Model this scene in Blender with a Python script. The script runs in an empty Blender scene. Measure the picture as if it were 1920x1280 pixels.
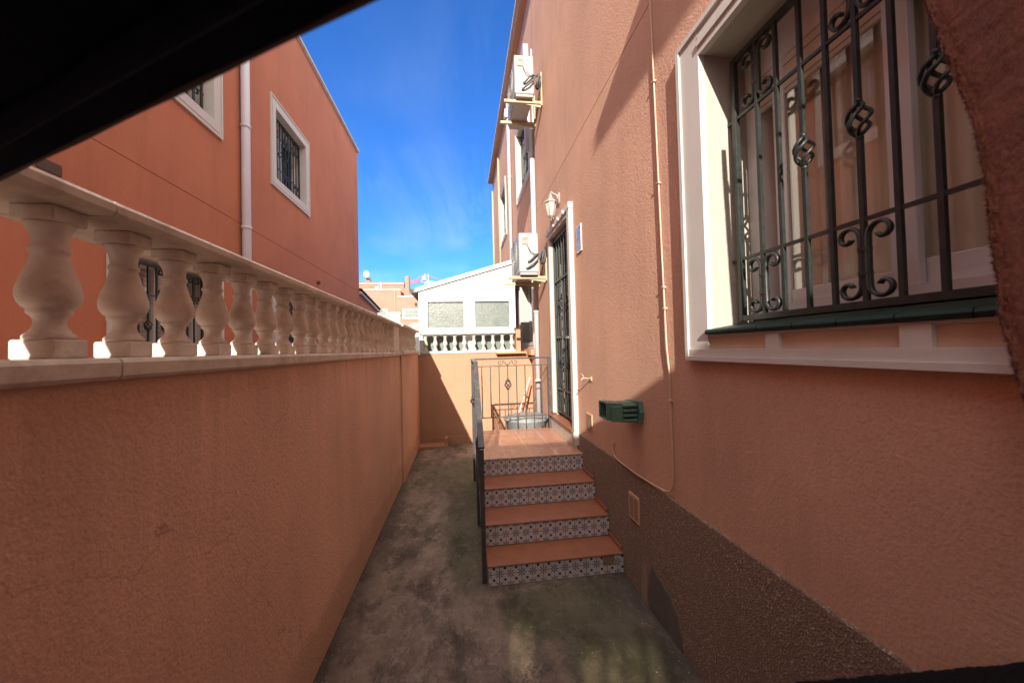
import bpy, math, random
from mathutils import Vector, Matrix
random.seed(7)
sc = bpy.context.scene
COL = sc.collection
PI = math.pi

# ------------------------------------------------------------------ node helpers
class N:
    """tiny helper for building shader node graphs"""
    def __init__(s, name, tree=None):
        if tree is None:
            s.mat = bpy.data.materials.new(name); s.mat.use_nodes = True
            s.t = s.mat.node_tree
        else:
            s.mat = None; s.t = tree
        s.t.nodes.clear()
    def n(s, typ, **kw):
        nd = s.t.nodes.new(typ)
        for k, v in kw.items():
            if k == 'inp':
                for a, b in v.items():
                    if hasattr(b, 'is_linked'): s.t.links.new(b, nd.inputs[a])
                    else: nd.inputs[a].default_value = b
            else: setattr(nd, k, v)
        return nd
    def m(s, op, a, b=None, c=None, clamp=False):
        nd = s.t.nodes.new('ShaderNodeMath'); nd.operation = op; nd.use_clamp = clamp
        for i, v in enumerate((a, b, c)):
            if v is None: continue
            if hasattr(v, 'is_linked'): s.t.links.new(v, nd.inputs[i])
            else: nd.inputs[i].default_value = v
        return nd.outputs[0]
    def mix(s, f, a, b, blend='MIX'):
        nd = s.t.nodes.new('ShaderNodeMix'); nd.data_type = 'RGBA'; nd.blend_type = blend
        for i, v in ((0, f), (6, a), (7, b)):
            if hasattr(v, 'is_linked'): s.t.links.new(v, nd.inputs[i])
            else: nd.inputs[i].default_value = v if i == 0 else (*v[:3], 1)
        return nd.outputs[2]
    def ramp(s, f, p0, p1, c0=(0,0,0), c1=(1,1,1)):
        nd = s.t.nodes.new('ShaderNodeValToRGB')
        s.t.links.new(f, nd.inputs[0])
        e = nd.color_ramp.elements
        e[0].position = p0; e[1].position = p1
        e[0].color = (*c0, 1); e[1].color = (*c1, 1)
        return nd.outputs[0]
    def noise(s, vec, scale, detail=4, rough=.55, dist=0):
        nd = s.n('ShaderNodeTexNoise', inp={'Scale': scale, 'Detail': detail, 'Roughness': rough, 'Distortion': dist})
        s.t.links.new(vec, nd.inputs['Vector'])
        return nd.outputs[0]
    def pos(s):
        return s.n('ShaderNodeNewGeometry').outputs['Position']
    def obj(s):
        return s.n('ShaderNodeTexCoord').outputs['Object']
    def scale(s, vec, v):
        nd = s.n('ShaderNodeMapping'); s.t.links.new(vec, nd.inputs[0]); nd.inputs['Scale'].default_value = v
        return nd.outputs[0]
    def finish(s, color, rough=.8, bump=None, strength=.3, dist=.01, **kw):
        p = s.n('ShaderNodeBsdfPrincipled')
        def put(k, v):
            if hasattr(v, 'is_linked'): s.t.links.new(v, p.inputs[k])
            else: p.inputs[k].default_value = v
        put('Base Color', color if hasattr(color, 'is_linked') else (*color[:3], 1))
        put('Roughness', rough)
        for k, v in kw.items(): put(k.replace('_', ' '), v)
        if bump is not None:
            b = s.n('ShaderNodeBump', inp={'Strength': strength, 'Distance': dist, 'Height': bump})
            s.t.links.new(b.outputs[0], p.inputs['Normal'])
        o = s.n('ShaderNodeOutputMaterial'); s.t.links.new(p.outputs[0], o.inputs[0])
        return s.mat

def stucco(name, col, var=.12, grain=115, strength=.40, stain=None, drip=None):
    g = N(name); P = g.pos()
    n1 = g.noise(P, grain, 3, .6); n2 = g.noise(P, grain*.37, 2, .5)
    big = g.noise(P, 1.3, 5, .6)
    streak = g.noise(g.scale(P, (5, 5, .5)), 1.0, 5, .65)
    dark = tuple(c*(1-var*1.5) for c in col); lite = tuple(min(1, c*(1+var)) for c in col)
    c = g.mix(g.ramp(big, .3, .7), dark, lite)
    c = g.mix(g.m('MULTIPLY', g.ramp(streak, .5, .72), .42), c, tuple(c_*.72 for c_ in col))
    c = g.mix(g.m('MULTIPLY', g.ramp(n1, .38, .52, (1,1,1), (0,0,0)), .28), c, tuple(c_*.6 for c_ in col))
    if stain:   # rising damp and grime just above the ground, with an irregular upper edge
        z = g.n('ShaderNodeSeparateXYZ'); g.t.links.new(P, z.inputs[0])
        h = g.m('ADD', z.outputs[2], g.m('MULTIPLY', g.noise(P, 3, 5), -.35))
        c = g.mix(g.m('MULTIPLY', g.ramp(h, -.2, .08, (1,1,1), (0,0,0)), .45), c, stain)
    if drip:    # dirty runs below a coping at height drip
        z2 = g.n('ShaderNodeSeparateXYZ'); g.t.links.new(P, z2.inputs[0])
        fall = g.m('SUBTRACT', drip, z2.outputs[2])
        run = g.noise(g.scale(P, (9, 9, .25)), 1.0, 6, .7)
        reach = g.m('MULTIPLY', g.m('SUBTRACT', run, .42), 2.6)
        dm = g.m('MULTIPLY', g.m('SUBTRACT', 1, g.m('DIVIDE', fall, g.m('MAXIMUM', reach, .03)), clamp=True), .26)
        c = g.mix(dm, c, tuple(x*.42 for x in col))
        ck = g.n('ShaderNodeTexVoronoi', feature='DISTANCE_TO_EDGE', inp={'Scale': .55}); nv = g.n('ShaderNodeTexNoise', inp={'Scale': 4., 'Detail': 8.}); g.t.links.new(P, nv.inputs['Vector'])
        va = g.n('ShaderNodeVectorMath', operation='MULTIPLY_ADD'); g.t.links.new(nv.outputs['Color'], va.inputs[0]); va.inputs[1].default_value = (.5, .5, .5); g.t.links.new(P, va.inputs[2]); g.t.links.new(va.outputs[0], ck.inputs['Vector'])
        c = g.mix(g.m('MULTIPLY', g.m('LESS_THAN', ck.outputs['Distance'], .0011), .45), c, tuple(x*.4 for x in col))
    hgt = g.m('ADD', n1, g.m('MULTIPLY', n2, .8))
    return g.finish(c, .9, hgt, strength, .006)

def plain(name, col, rough=.6, var=.15, sc_=8, bump=.0, metal=0, dirt=None, dirtamt=.5, dscale=3, spec=.5):
    g = N(name); P = g.pos()
    nz = g.noise(P, sc_, 5, .6)
    c = g.mix(g.ramp(nz, .3, .7), tuple(c_*(1-var) for c_ in col), tuple(min(1, c_*(1+var*.6)) for c_ in col))
    if dirt:
        d = g.noise(P, dscale, 6, .7)
        c = g.mix(g.m('MULTIPLY', g.ramp(d, .5, .72), dirtamt), c, dirt)
    rg = g.m('ADD', g.m('MULTIPLY', nz, .2), rough-.1)
    kw = {'Metallic': metal, 'Specular_IOR_Level': spec}
    if bump: return g.finish(c, rg, g.noise(P, sc_*8, 3), bump, .004, **kw)
    return g.finish(c, rg, **kw)

M = {}
M['right'] = stucco('stucco pink', (.605, .35, .245), .09)
M['left'] = stucco('stucco garden wall', (.76, .455, .335), .10, stain=(.42, .26, .16), drip=1.46)
M['house'] = stucco('stucco neighbour', (.475, .165, .088), .08, 120, .4)
M['end'] = stucco('stucco end wall', (.42, .235, .145), .06, 95, .3, stain=(.32, .18, .11))
M['far'] = stucco('stucco far', (.34, .19, .14), .08, 20, .1)
M['stone'] = plain('cast stone', (.71, .64, .57), .75, .18, 14, .25, dirt=(.33, .23, .15), dirtamt=.6, dscale=11)
M['stone_side'] = plain('cast stone coping', (.66, .57, .48), .75, .2, 9, .3, dirt=(.20, .13, .09), dirtamt=.65, dscale=5)
M['whitestone'] = plain('white cast stone', (.44, .425, .39), .7, .06, 14, .1, dirt=(.55, .5, .42), dirtamt=.4)
M['trim'] = plain('white plaster trim', (.58, .545, .51), .6, .07, 6, .08, dirt=(.5, .42, .36), dirtamt=.35)
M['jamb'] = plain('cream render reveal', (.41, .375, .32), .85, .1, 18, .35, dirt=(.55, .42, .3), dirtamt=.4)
M['panel'] = plain('yellowed render panel', (.58, .44, .33), .85, .1, 10, .2)
M['pvc'] = plain('white pvc', (.72, .69, .72), .35, .03, 3)
M['white'] = plain('white enamel', (.355, .355, .34), .4, .05, 5, dirt=(.6, .55, .45), dirtamt=.35)
M['pipe'] = plain('white pipe', (.50, .49, .50), .4, .04, 5, dirt=(.55, .5, .5), dirtamt=.2)
M['pipelav'] = plain('grey white pipe', (.60, .58, .66), .45, .05, 4)
M['panelgrey'] = plain('aged grey plastic', (.25, .245, .23), .5, .08, 20)
M['annex'] = plain('annex white paint', (.62, .62, .60), .5, .05, 4, dirt=(.40, .39, .36), dirtamt=.3)
M['cream'] = plain('cream painted steel', (.42, .35, .22), .5, .1, 20, dirt=(.45, .26, .12), dirtamt=.5, dscale=14)
M['iron'] = plain('dark green iron', (.018, .024, .022), .42, .3, 40, .15, dirt=(.06, .05, .04), dirtamt=.4, dscale=30)
M['rail'] = plain('grey painted iron', (.055, .053, .056), .38, .25, 25, .1, dirt=(.18, .15, .12), dirtamt=.5, dscale=20)
M['greentile'] = plain('green glazed tile', (.010, .027, .018), .5, .3, 12, spec=.25)
M['greenplastic'] = plain('green lamp plastic', (.075, .165, .13), .42, .2, 14, dirt=(.08, .12, .09), dirtamt=.4, dscale=12)
M['dark'] = plain('dark void', (.02, .018, .018), .7)
M['doorleaf'] = plain('dark door', (.06, .045, .04), .35, .2, 6)
M['grey'] = plain('zinc grey', (.30, .30, .29), .5, .1, 15)
M['lampstone'] = plain('pitted lamp metal', (.33, .30, .275), .6, .15, 30, .1)
M['cable'] = plain('painted cable', (.56, .37, .28), .6, .1, 20)
M['cablegrey'] = plain('grey conduit', (.10, .10, .105), .6, .2, 20)
M['basin'] = plain('grey plastic tub', (.23, .24, .24), .4, .12, 6, dirt=(.55, .55, .52), dirtamt=.5)
M['wood'] = plain('weathered board', (.42, .21, .12), .7, .2, 10, .2)
M['whitewood'] = plain('white painted board', (.66, .62, .58), .6, .12, 10, .1)
M['cement'] = plain('grey cement', (.12, .10, .088), .95, .3, 12, .6, dirt=(.07, .065, .06), dirtamt=.7)
M['concrete'] = plain('step concrete', (.32, .21, .15), .9, .2, 6, .4, dirt=(.12, .09, .07), dirtamt=.7)
M['brick'] = plain('brick sill', (.55, .26, .15), .8, .2, 30)
M['red'] = plain('red crane paint', (.42, .12, .11), .5)
M['roofedge'] = plain('roof edge trim', (.56, .48, .42), .7, .15, 8)
M['shade'] = plain('brown soffit', (.20, .12, .09), .8)
M['ventcol'] = plain('terracotta vent', (.55, .31, .20), .75, .12, 20)
M['ventdark'] = plain('vent slot', (.10, .06, .045), .9)
g = N('slotted vent'); P = g.obj(); s = g.n('ShaderNodeSeparateXYZ'); g.t.links.new(P, s.inputs[0])
ay, az = g.m('ABSOLUTE', s.outputs[1]), g.m('ABSOLUTE', s.outputs[2])
ins = g.m('MULTIPLY', g.m('MULTIPLY', g.m('LESS_THAN', ay, .056), g.m('LESS_THAN', az, .064)), g.m('GREATER_THAN', ay, .004))
sl = g.m('MULTIPLY', ins, g.m('GREATER_THAN', g.m('FRACT', g.m('DIVIDE', s.outputs[2], .0142)), .45))
M['ventgrille'] = g.finish(g.mix(sl, (.55, .31, .20), (.07, .04, .03)), .8, g.m('SUBTRACT', 1, sl), .6, .006)
M['binding'] = plain('canopy binding', (.10, .09, .09), .9, .2, 40)

# glossy terracotta floor tile with grout
def tile_mat(name, a, b, w, h, grout, rough, off=(0, 0, 0)):
    g = N(name); P = g.obj()
    mp = g.n('ShaderNodeMapping'); g.t.links.new(P, mp.inputs[0]); mp.inputs['Location'].default_value = off
    br = g.n('ShaderNodeTexBrick', offset=0, squash=1)
    g.t.links.new(mp.outputs[0], br.inputs['Vector'])
    for k, v in {'Scale': 1, 'Mortar Size': .0035, 'Mortar Smooth': .1, 'Bias': 0, 'Brick Width': w, 'Row Height': h}.items():
        br.inputs[k].default_value = v
    br.inputs['Color1'].default_value = (*a, 1); br.inputs['Color2'].default_value = (*b, 1); br.inputs['Mortar'].default_value = (*grout, 1)
    nz = g.noise(P, 9, 6, .65)
    c = g.mix(g.m('MULTIPLY', g.ramp(nz, .42, .72), .5), br.outputs[0], tuple(x*.55 for x in a))
    r = g.m('ADD', g.m('MULTIPLY', nz, .3), rough-.1)
    hh = g.m('SUBTRACT', g.m('MULTIPLY', g.noise(P, 60, 2), .15), br.outputs[1])
    return g.finish(c, r, hh, .25, .003)
M['tread'] = tile_mat('terracotta tread', (.31, .115, .06), (.26, .092, .05), .225, .6, (.27, .11, .06), .42)
M['landing'] = tile_mat('terracotta landing', (.48, .235, .15), (.42, .19, .115), .225, .225, (.56, .40, .32), .24)

# hand painted star tile for the risers (object x along the riser, object z up)
def riser_mat(name, base, ink, fade=0.):
    g = N(name); P = g.obj(); s = g.n('ShaderNodeSeparateXYZ'); g.t.links.new(P, s.inputs[0])
    p = .0715
    X = g.m('DIVIDE', s.outputs[0], p); Z = g.m('DIVIDE', s.outputs[2], p)
    def cell(v): return g.m('SUBTRACT', g.m('FRACT', g.m('ADD', v, .5)), .5)
    u, v = cell(X), cell(Z)
    r = g.m('SQRT', g.m('ADD', g.m('MULTIPLY', u, u), g.m('MULTIPLY', v, v)))
    th = g.m('ARCTAN2', v, u)
    petal = g.m('ABSOLUTE', g.m('COSINE', g.m('MULTIPLY', th, 4)))
    # petal outline: narrow at the heart, wide near the tip
    lim = g.m('MULTIPLY', g.m('MULTIPLY', petal, petal), .43)
    star = g.m('MULTIPLY', g.m('LESS_THAN', r, lim), g.m('GREATER_THAN', r, .10))
    star = g.m('MULTIPLY', star, g.m('GREATER_THAN', petal, .62))
    u2, v2 = g.m('SUBTRACT', .5, g.m('ABSOLUTE', u)), g.m('SUBTRACT', .5, g.m('ABSOLUTE', v))
    r2 = g.m('SQRT', g.m('ADD', g.m('MULTIPLY', u2, u2), g.m('MULTIPLY', v2, v2)))
    dot = g.m('LESS_THAN', r2, .125)
    heart = g.m('LESS_THAN', r, .055)
    line = g.m('LESS_THAN', g.m('ABSOLUTE', v), .018)
    pat = g.m('MAXIMUM', g.m('MAXIMUM', star, dot), g.m('MAXIMUM', heart, g.m('MULTIPLY', line, .7)))
    par = g.m('PINGPONG', g.m('ADD', g.m('FLOOR', g.m('ADD', X, .5)), .01), 1)
    red = g.m('MULTIPLY', g.m('GREATER_THAN', g.m('FRACT', g.m('MULTIPLY', g.m('FLOOR', g.m('ADD', X, .5)), .334)), .6), star)
    inkc = g.mix(red, ink, (.17, .035, .04))
    nz = g.noise(g.pos(), 25, 5, .7)
    bc = g.mix(g.m('MULTIPLY', g.ramp(nz, .45, .75), .45), base, tuple(x*.6 for x in base))
    joint = g.m('GREATER_THAN', g.m('ABSOLUTE', cell(g.m('DIVIDE', s.outputs[0], p*2))), .488)
    bc = g.mix(joint, bc, (.12, .10, .10))
    c = g.mix(g.m('MULTIPLY', pat, 1-fade), bc, inkc)
    return g.finish(c, .3, g.m('SUBTRACT', 1, joint), .2, .002)
M['riser'] = riser_mat('painted star tile', (.56, .53, .54), (.02, .028, .05))
M['riserfade'] = riser_mat('faded star tile', (.55, .50, .44), (.25, .24, .24), .35)

# speckled dado render
g = N('speckled dado'); P = g.pos()
v1 = g.n('ShaderNodeTexVoronoi', inp={'Scale': 170.}); g.t.links.new(P, v1.inputs['Vector'])
sv = g.n('ShaderNodeSeparateColor'); g.t.links.new(v1.outputs['Color'], sv.inputs[0])
c = g.mix(g.ramp(sv.outputs[0], .1, .9), (.165, .105, .078), (.275, .182, .135))
c = g.mix(g.m('GREATER_THAN', sv.outputs[1], .93), c, (.42, .32, .24))
c = g.mix(g.m('MULTIPLY', g.ramp(g.noise(P, 2.2, 5, .6), .42, .7), .5), c, (.20, .13, .09))
M['dado'] = g.finish(c, .9, g.m('ADD', g.noise(P, 120, 3), v1.outputs[0]), .7, .006)

# old mossy concrete ground
g = N('mossy concrete'); P = g.pos()
PL = g.scale(P, (1, .55, 1))
a = g.noise(PL, 2.6, 14, .78, .2); b = g.noise(P, 8.5, 14, .82, .2); d = g.noise(P, 120, 6, .85); e = g.noise(PL, 5.3, 14, .76, .25)
c = g.mix(g.ramp(a, .43, .57), (.13, .098, .078), (.33, .25, .20))
c = g.mix(g.m('MULTIPLY', g.ramp(b, .52, .57), .55), c, (.46, .37, .31))
c = g.mix(g.m('MULTIPLY', g.ramp(e, .38, .47, (1,1,1), (0,0,0)), .7), c, (.05, .038, .033))
c = g.mix(g.m('MULTIPLY', g.ramp(d, .45, .62), .38), c, (.075, .055, .045))
vc = g.n('ShaderNodeTexVoronoi', feature='DISTANCE_TO_EDGE', inp={'Scale': 1.1}); wv = g.n('ShaderNodeVectorMath', operation='ADD')
nzc = g.n('ShaderNodeTexNoise', inp={'Scale': 5., 'Detail': 6.}); g.t.links.new(P, nzc.inputs['Vector']); sc3 = g.n('ShaderNodeVectorMath', operation='SCALE'); g.t.links.new(nzc.outputs['Color'], sc3.inputs[0]); sc3.inputs['Scale'].default_value = .5
g.t.links.new(P, wv.inputs[0]); g.t.links.new(sc3.outputs[0], wv.inputs[1]); g.t.links.new(wv.outputs[0], vc.inputs['Vector'])
crack = g.m('LESS_THAN', vc.outputs['Distance'], .0028)
c = g.mix(g.m('MULTIPLY', crack, .5), c, (.03, .024, .02))
# moss: near the foot of the steps and along the side of the landing
s = g.n('ShaderNodeSeparateXYZ'); g.t.links.new(P, s.inputs[0])
def blob(cx, cy, rx, ry):
    dx = g.m('DIVIDE', g.m('SUBTRACT', s.outputs[0], cx), rx); dy = g.m('DIVIDE', g.m('SUBTRACT', s.outputs[1], cy), ry)
    return g.m('SUBTRACT', 1, g.m('SQRT', g.m('ADD', g.m('MULTIPLY', dx, dx), g.m('MULTIPLY', dy, dy))), clamp=True)
bl = g.m('MAXIMUM', g.m('MAXIMUM', blob(.55, 2.12, .5, .35), blob(.72, 1.74, .38, .42)), g.m('MAXIMUM', blob(.02, 3.3, .25, 1.3), blob(0, 4.6, .6, .9)))
bl = g.m('ADD', g.m('MULTIPLY', bl, 1.2), g.m('MULTIPLY', g.m('SUBTRACT', b, .5), 2.2))
bl = g.m('MULTIPLY', g.ramp(bl, .20, .46), g.m('ADD', g.m('MULTIPLY', d, .9), .25), clamp=True)
c = g.mix(g.m('MULTIPLY', bl, .85), c, (.048, .060, .018))
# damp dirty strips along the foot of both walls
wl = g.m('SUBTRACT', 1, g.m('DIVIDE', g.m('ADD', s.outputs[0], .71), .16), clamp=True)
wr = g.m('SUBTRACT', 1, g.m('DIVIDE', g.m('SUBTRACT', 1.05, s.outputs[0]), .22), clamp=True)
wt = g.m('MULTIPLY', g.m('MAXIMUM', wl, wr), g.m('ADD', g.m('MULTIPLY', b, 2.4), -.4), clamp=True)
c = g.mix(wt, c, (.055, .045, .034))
M['ground'] = g.finish(c, g.m('ADD', g.m('MULTIPLY', a, .3), .6), g.m('ADD', g.m('MULTIPLY', b, 1.2), g.m('MULTIPLY', d, .6)), .8, .022)

# glass
def glass(name, tint=(.9, .9, .9), refl=.35, rough=.02, wav=0):
    g = N(name)
    t = g.n('ShaderNodeBsdfTransparent', inp={'Color': (*tint, 1)})
    gl = g.n('ShaderNodeBsdfGlossy', inp={'Roughness': rough, 'Color': (.9, .9, .9, 1)})
    f = g.n('ShaderNodeFresnel', inp={'IOR': 1.5})
    mx = g.n('ShaderNodeMixShader')
    g.t.links.new(g.m('ADD', g.m('MULTIPLY', f.outputs[0], .28), refl, clamp=True), mx.inputs[0])
    g.t.links.new(t.outputs[0], mx.inputs[1]); g.t.links.new(gl.outputs[0], mx.inputs[2])
    o = g.n('ShaderNodeOutputMaterial'); g.t.links.new(mx.outputs[0], o.inputs[0])
    return g.mat
M['glass'] = glass('window glass', (.94, .94, .93), .005)
M['tint'] = glass('tinted glass', (.70, .68, .58), .03)
g = N('obscured glass'); P = g.pos()
v = g.n('ShaderNodeTexVoronoi', inp={'Scale': 70.}); g.t.links.new(P, v.inputs['Vector'])
c = g.mix(g.ramp(g.noise(P, 3.5, 6, .7), .35, .65), (.085, .11, .10), (.15, .17, .15))
c = g.mix(g.m('MULTIPLY', g.ramp(g.noise(P, 55, 4, .7), .4, .6), .5), c, (.22, .24, .225))
M['frosted'] = g.finish(c, .3, v.outputs[0], .5, .004)
g = N('beige curtain'); P = g.pos()
w = g.n('ShaderNodeTexWave', inp={'Scale': 7., 'Distortion': 1.5, 'Detail': 2.}, bands_direction='Y'); g.t.links.new(P, w.inputs[0])
M['curtain'] = g.finish(g.mix(g.noise(P, 1.6, 3), (.86, .77, .66), (.90, .84, .76)), .9, w.outputs[1], .3, .02)
# roller shutter slats
g = N('roller shutter'); P = g.pos()
s = g.n('ShaderNodeSeparateXYZ'); g.t.links.new(P, s.inputs[0])
fr = g.m('FRACT', g.m('DIVIDE', s.outputs[2], .045))
c = g.mix(g.m('LESS_THAN', fr, .1), (.66, .60, .55), (.16, .13, .12))
M['shutter'] = g.finish(c, .5, g.m('MULTIPLY', g.m('SINE', g.m('MULTIPLY', fr, PI)), 1), .5, .006)
# rust terry cloth
g = N('rust terry cloth'); P = g.pos()
n1 = g.noise(P, 160, 5, .75); n2 = g.noise(P, 18, 5, .6)
c = g.mix(g.ramp(n2, .35, .7), (.10, .034, .024), (.20, .072, .048))
c = g.mix(g.m('MULTIPLY', g.ramp(n1, .4, .65), .6), c, (.34, .15, .095))
M['terry'] = g.finish(c, 1., g.m('ADD', n1, n2), .2, .002, Sheen_Weight=.05)
# black cloth
g = N('black awning fabric'); P = g.pos()
M['black'] = g.finish(g.mix(g.noise(P, 60, 3), (.005, .008, .018), (.010, .015, .032)), .95, g.noise(P, 200, 3), .4, .002, Specular_IOR_Level=.05)
g = N('black fleece'); P = g.pos()
M['fleece'] = g.finish(g.mix(g.noise(P, 150, 4, .7), (.003, .003, .003), (.018, .015, .017)), 1., g.noise(P, 220, 4, .7), .9, .006, Specular_IOR_Level=.1)
# curved roof tiles
g = N('old roof tile'); P = g.pos()
c = g.mix(g.ramp(g.noise(P, 9, 6, .7), .35, .65), (.12, .09, .075), (.34, .22, .16))
M['rooftile'] = g.finish(c, .9, g.noise(P, 60, 4), .5, .01)
g = N('blue glazed plaque'); P = g.obj(); s = g.n('ShaderNodeSeparateXYZ'); g.t.links.new(P, s.inputs[0])
bord = g.m('MAXIMUM', g.m('GREATER_THAN', g.m('ABSOLUTE', s.outputs[1]), .054), g.m('GREATER_THAN', g.m('ABSOLUTE', s.outputs[2]), .106))
fl = g.noise(g.scale(P, (1, 1, .6)), 45, 3, .6)
c = g.mix(g.ramp(fl, .45, .6), (.15, .19, .32), (.34, .36, .45))
c = g.mix(g.m('LESS_THAN', g.m('ABSOLUTE', s.outputs[2]), .006), c, (.08, .10, .25))
M['plaque'] = g.finish(g.mix(bord, c, (.70, .68, .66)), .25)

# ------------------------------------------------------------------ mesh helpers
class MB:
    def __init__(s): s.v = []; s.f = []; s.sm = []
    def add(s, vs, fs, smooth=False):
        o = len(s.v); s.v += [tuple(x) for x in vs]
        for f in fs: s.f.append(tuple(i+o for i in f)); s.sm.append(smooth)
        return s
    def box(s, x0, x1, y0, y1, z0, z1, bev=0):
        if x0 > x1: x0, x1 = x1, x0
        if y0 > y1: y0, y1 = y1, y0
        if z0 > z1: z0, z1 = z1, z0
        if bev <= 0:
            v = [(x, y, z) for z in (z0, z1) for y in (y0, y1) for x in (x0, x1)]
            return s.add(v, [(0,2,3,1),(4,5,7,6),(0,1,5,4),(2,6,7,3),(0,4,6,2),(1,3,7,5)])
        b = min(bev, (x1-x0)/2.01, (y1-y0)/2.01, (z1-z0)/2.01)
        # chamfered box: 24 vertices
        V = {}; vs = []
        for ix, x in enumerate((x0, x1)):
            for iy, y in enumerate((y0, y1)):
                for iz, z in enumerate((z0, z1)):
                    sx = b if ix == 0 else -b; sy = b if iy == 0 else -b; sz = b if iz == 0 else -b
                    for ax, p in enumerate(((x, y+sy, z+sz), (x+sx, y, z+sz), (x+sx, y+sy, z))):
                        V[(ix, iy, iz, ax)] = len(vs); vs.append(p)
        fs = []
        for ax in range(3):
            o1, o2 = [(1, 2), (0, 2), (0, 1)][ax]
            for e in (0, 1):
                q = []
                for a, b_ in ((0,0),(1,0),(1,1),(0,1)):
                    k = [0,0,0]; k[ax] = e; k[o1] = a; k[o2] = b_; q.append(V[(*k, ax)])
                fs.append(tuple(q))
        for ax in range(3):      # edges running along ax
            o1, o2 = [(1, 2), (0, 2), (0, 1)][ax]
            for a in (0,1):
                for b_ in (0,1):
                    k0 = [0,0,0]; k1 = [0,0,0]; k0[ax] = 0; k1[ax] = 1
                    for k in (k0, k1): k[o1] = a; k[o2] = b_
                    fs.append((V[(*k0, o1)], V[(*k1, o1)], V[(*k1, o2)], V[(*k0, o2)]))
        for ix in (0,1):
            for iy in (0,1):
                for iz in (0,1): fs.append(tuple(V[(ix, iy, iz, a)] for a in range(3)))
        return s.add(vs, fs)
    def prism(s, pts, axis, a, b, smooth=False):
        """extrude a 2D outline (list of pairs in the two other axes) from a to b along axis"""
        n = len(pts); vs = []
        for t in (a, b):
            for p, q in pts: vs.append({'x': (t, p, q), 'y': (p, t, q), 'z': (p, q, t)}[axis])
        s.add(vs, [(i, (i+1) % n, n+(i+1) % n, n+i) for i in range(n)], smooth)
        o = len(s.v)-2*n
        s.f.append(tuple(o+i for i in range(n))); s.sm.append(False)
        s.f.append(tuple(o+n+i for i in range(n))[::-1]); s.sm.append(False)
        return s
    def lathe(s, prof, cx, cy, z0, n=20, smooth=True):
        vs = []; m = len(prof)
        for r, z in prof:
            for k in range(n): vs.append((cx+r*math.cos(2*PI*k/n), cy+r*math.sin(2*PI*k/n), z0+z))
        fs = [(i*n+k, i*n+(k+1) % n, (i+1)*n+(k+1) % n, (i+1)*n+k) for i in range(m-1) for k in range(n)]
        s.add(vs, fs, smooth)
        o = len(s.v)-len(vs)
        s.f.append(tuple(o+k for k in range(n))[::-1]); s.sm.append(False)
        s.f.append(tuple(o+(m-1)*n+k for k in range(n))); s.sm.append(False)
        return s
    def tube(s, pts, r, n=6, smooth=True, flat=None):
        """tube along a polyline; flat=(ra, rb) gives a flat strip section"""
        pts = [Vector(p) for p in pts]; m = len(pts); vs = []; up = None
        rad = r if isinstance(r, (list, tuple)) else [r]*m
        for i, p in enumerate(pts):
            t = (pts[min(i+1, m-1)]-pts[max(i-1, 0)]).normalized()
            if up is None:
                up = Vector((1, 0, 0)) if abs(t.x) < .9 else Vector((0, 0, 1))
            a = (up-t*up.dot(t)).normalized(); b = t.cross(a); up = a
            for k in range(n):
                th = 2*PI*(k+.5)/n
                ra, rb = (flat if flat else (rad[i], rad[i]))
                vs.append(p+a*math.cos(th)*ra+b*math.sin(th)*rb)
        fs = [(i*n+k, i*n+(k+1) % n, (i+1)*n+(k+1) % n, (i+1)*n+k) for i in range(m-1) for k in range(n)]
        s.add(vs, fs, smooth)
        o = len(s.v)-len(vs)
        s.f.append(tuple(o+k for k in range(n))[::-1]); s.sm.append(False)
        s.f.append(tuple(o+(m-1)*n+k for k in range(n))); s.sm.append(False)
        return s
    def bar(s, a, b, w): return s.tube([a, b], w*.7071, 4, False)
    def build(s, name, mat, parent=None, origin=None):
        me = bpy.data.meshes.new(name)
        o = Vector(origin) if origin is not None else Vector((0,0,0))
        me.from_pydata([tuple(Vector(p)-o) for p in s.v], [], s.f)
        me.polygons.foreach_set('use_smooth', s.sm)
        me.materials.append(M[mat] if isinstance(mat, str) else mat)
        import bmesh
        bm = bmesh.new(); bm.from_mesh(me); bmesh.ops.recalc_face_normals(bm, faces=bm.faces); bm.to_mesh(me); bm.free()
        ob = bpy.data.objects.new(name, me); COL.objects.link(ob)
        if origin is not None: ob.location = o
        if parent is not None:
            ob.parent = parent
            # parents are never rotated here, so subtract their world position
            pw = Vector((0,0,0)); q = parent
            while q is not None: pw += q.location; q = q.parent
            ob.location = Vector(ob.location)-pw
        return ob

def tag(o, label=None, cat=None, group=None, kind=None):
    if label: o['label'] = label
    if cat: o['category'] = cat
    if group: o['group'] = group
    if kind: o['kind'] = kind
    return o
def thing(name, loc, label, cat, group=None):
    o = bpy.data.objects.new(name, None); COL.objects.link(o); o.location = loc; o.empty_display_size = .1
    return tag(o, label, cat, group)
def copy_tree(o, parent=None):
    c = o.copy(); COL.objects.link(c); c.parent = parent
    for ch in [x for x in bpy.data.objects if x.parent == o]: copy_tree(ch, c)
    return c

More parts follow.
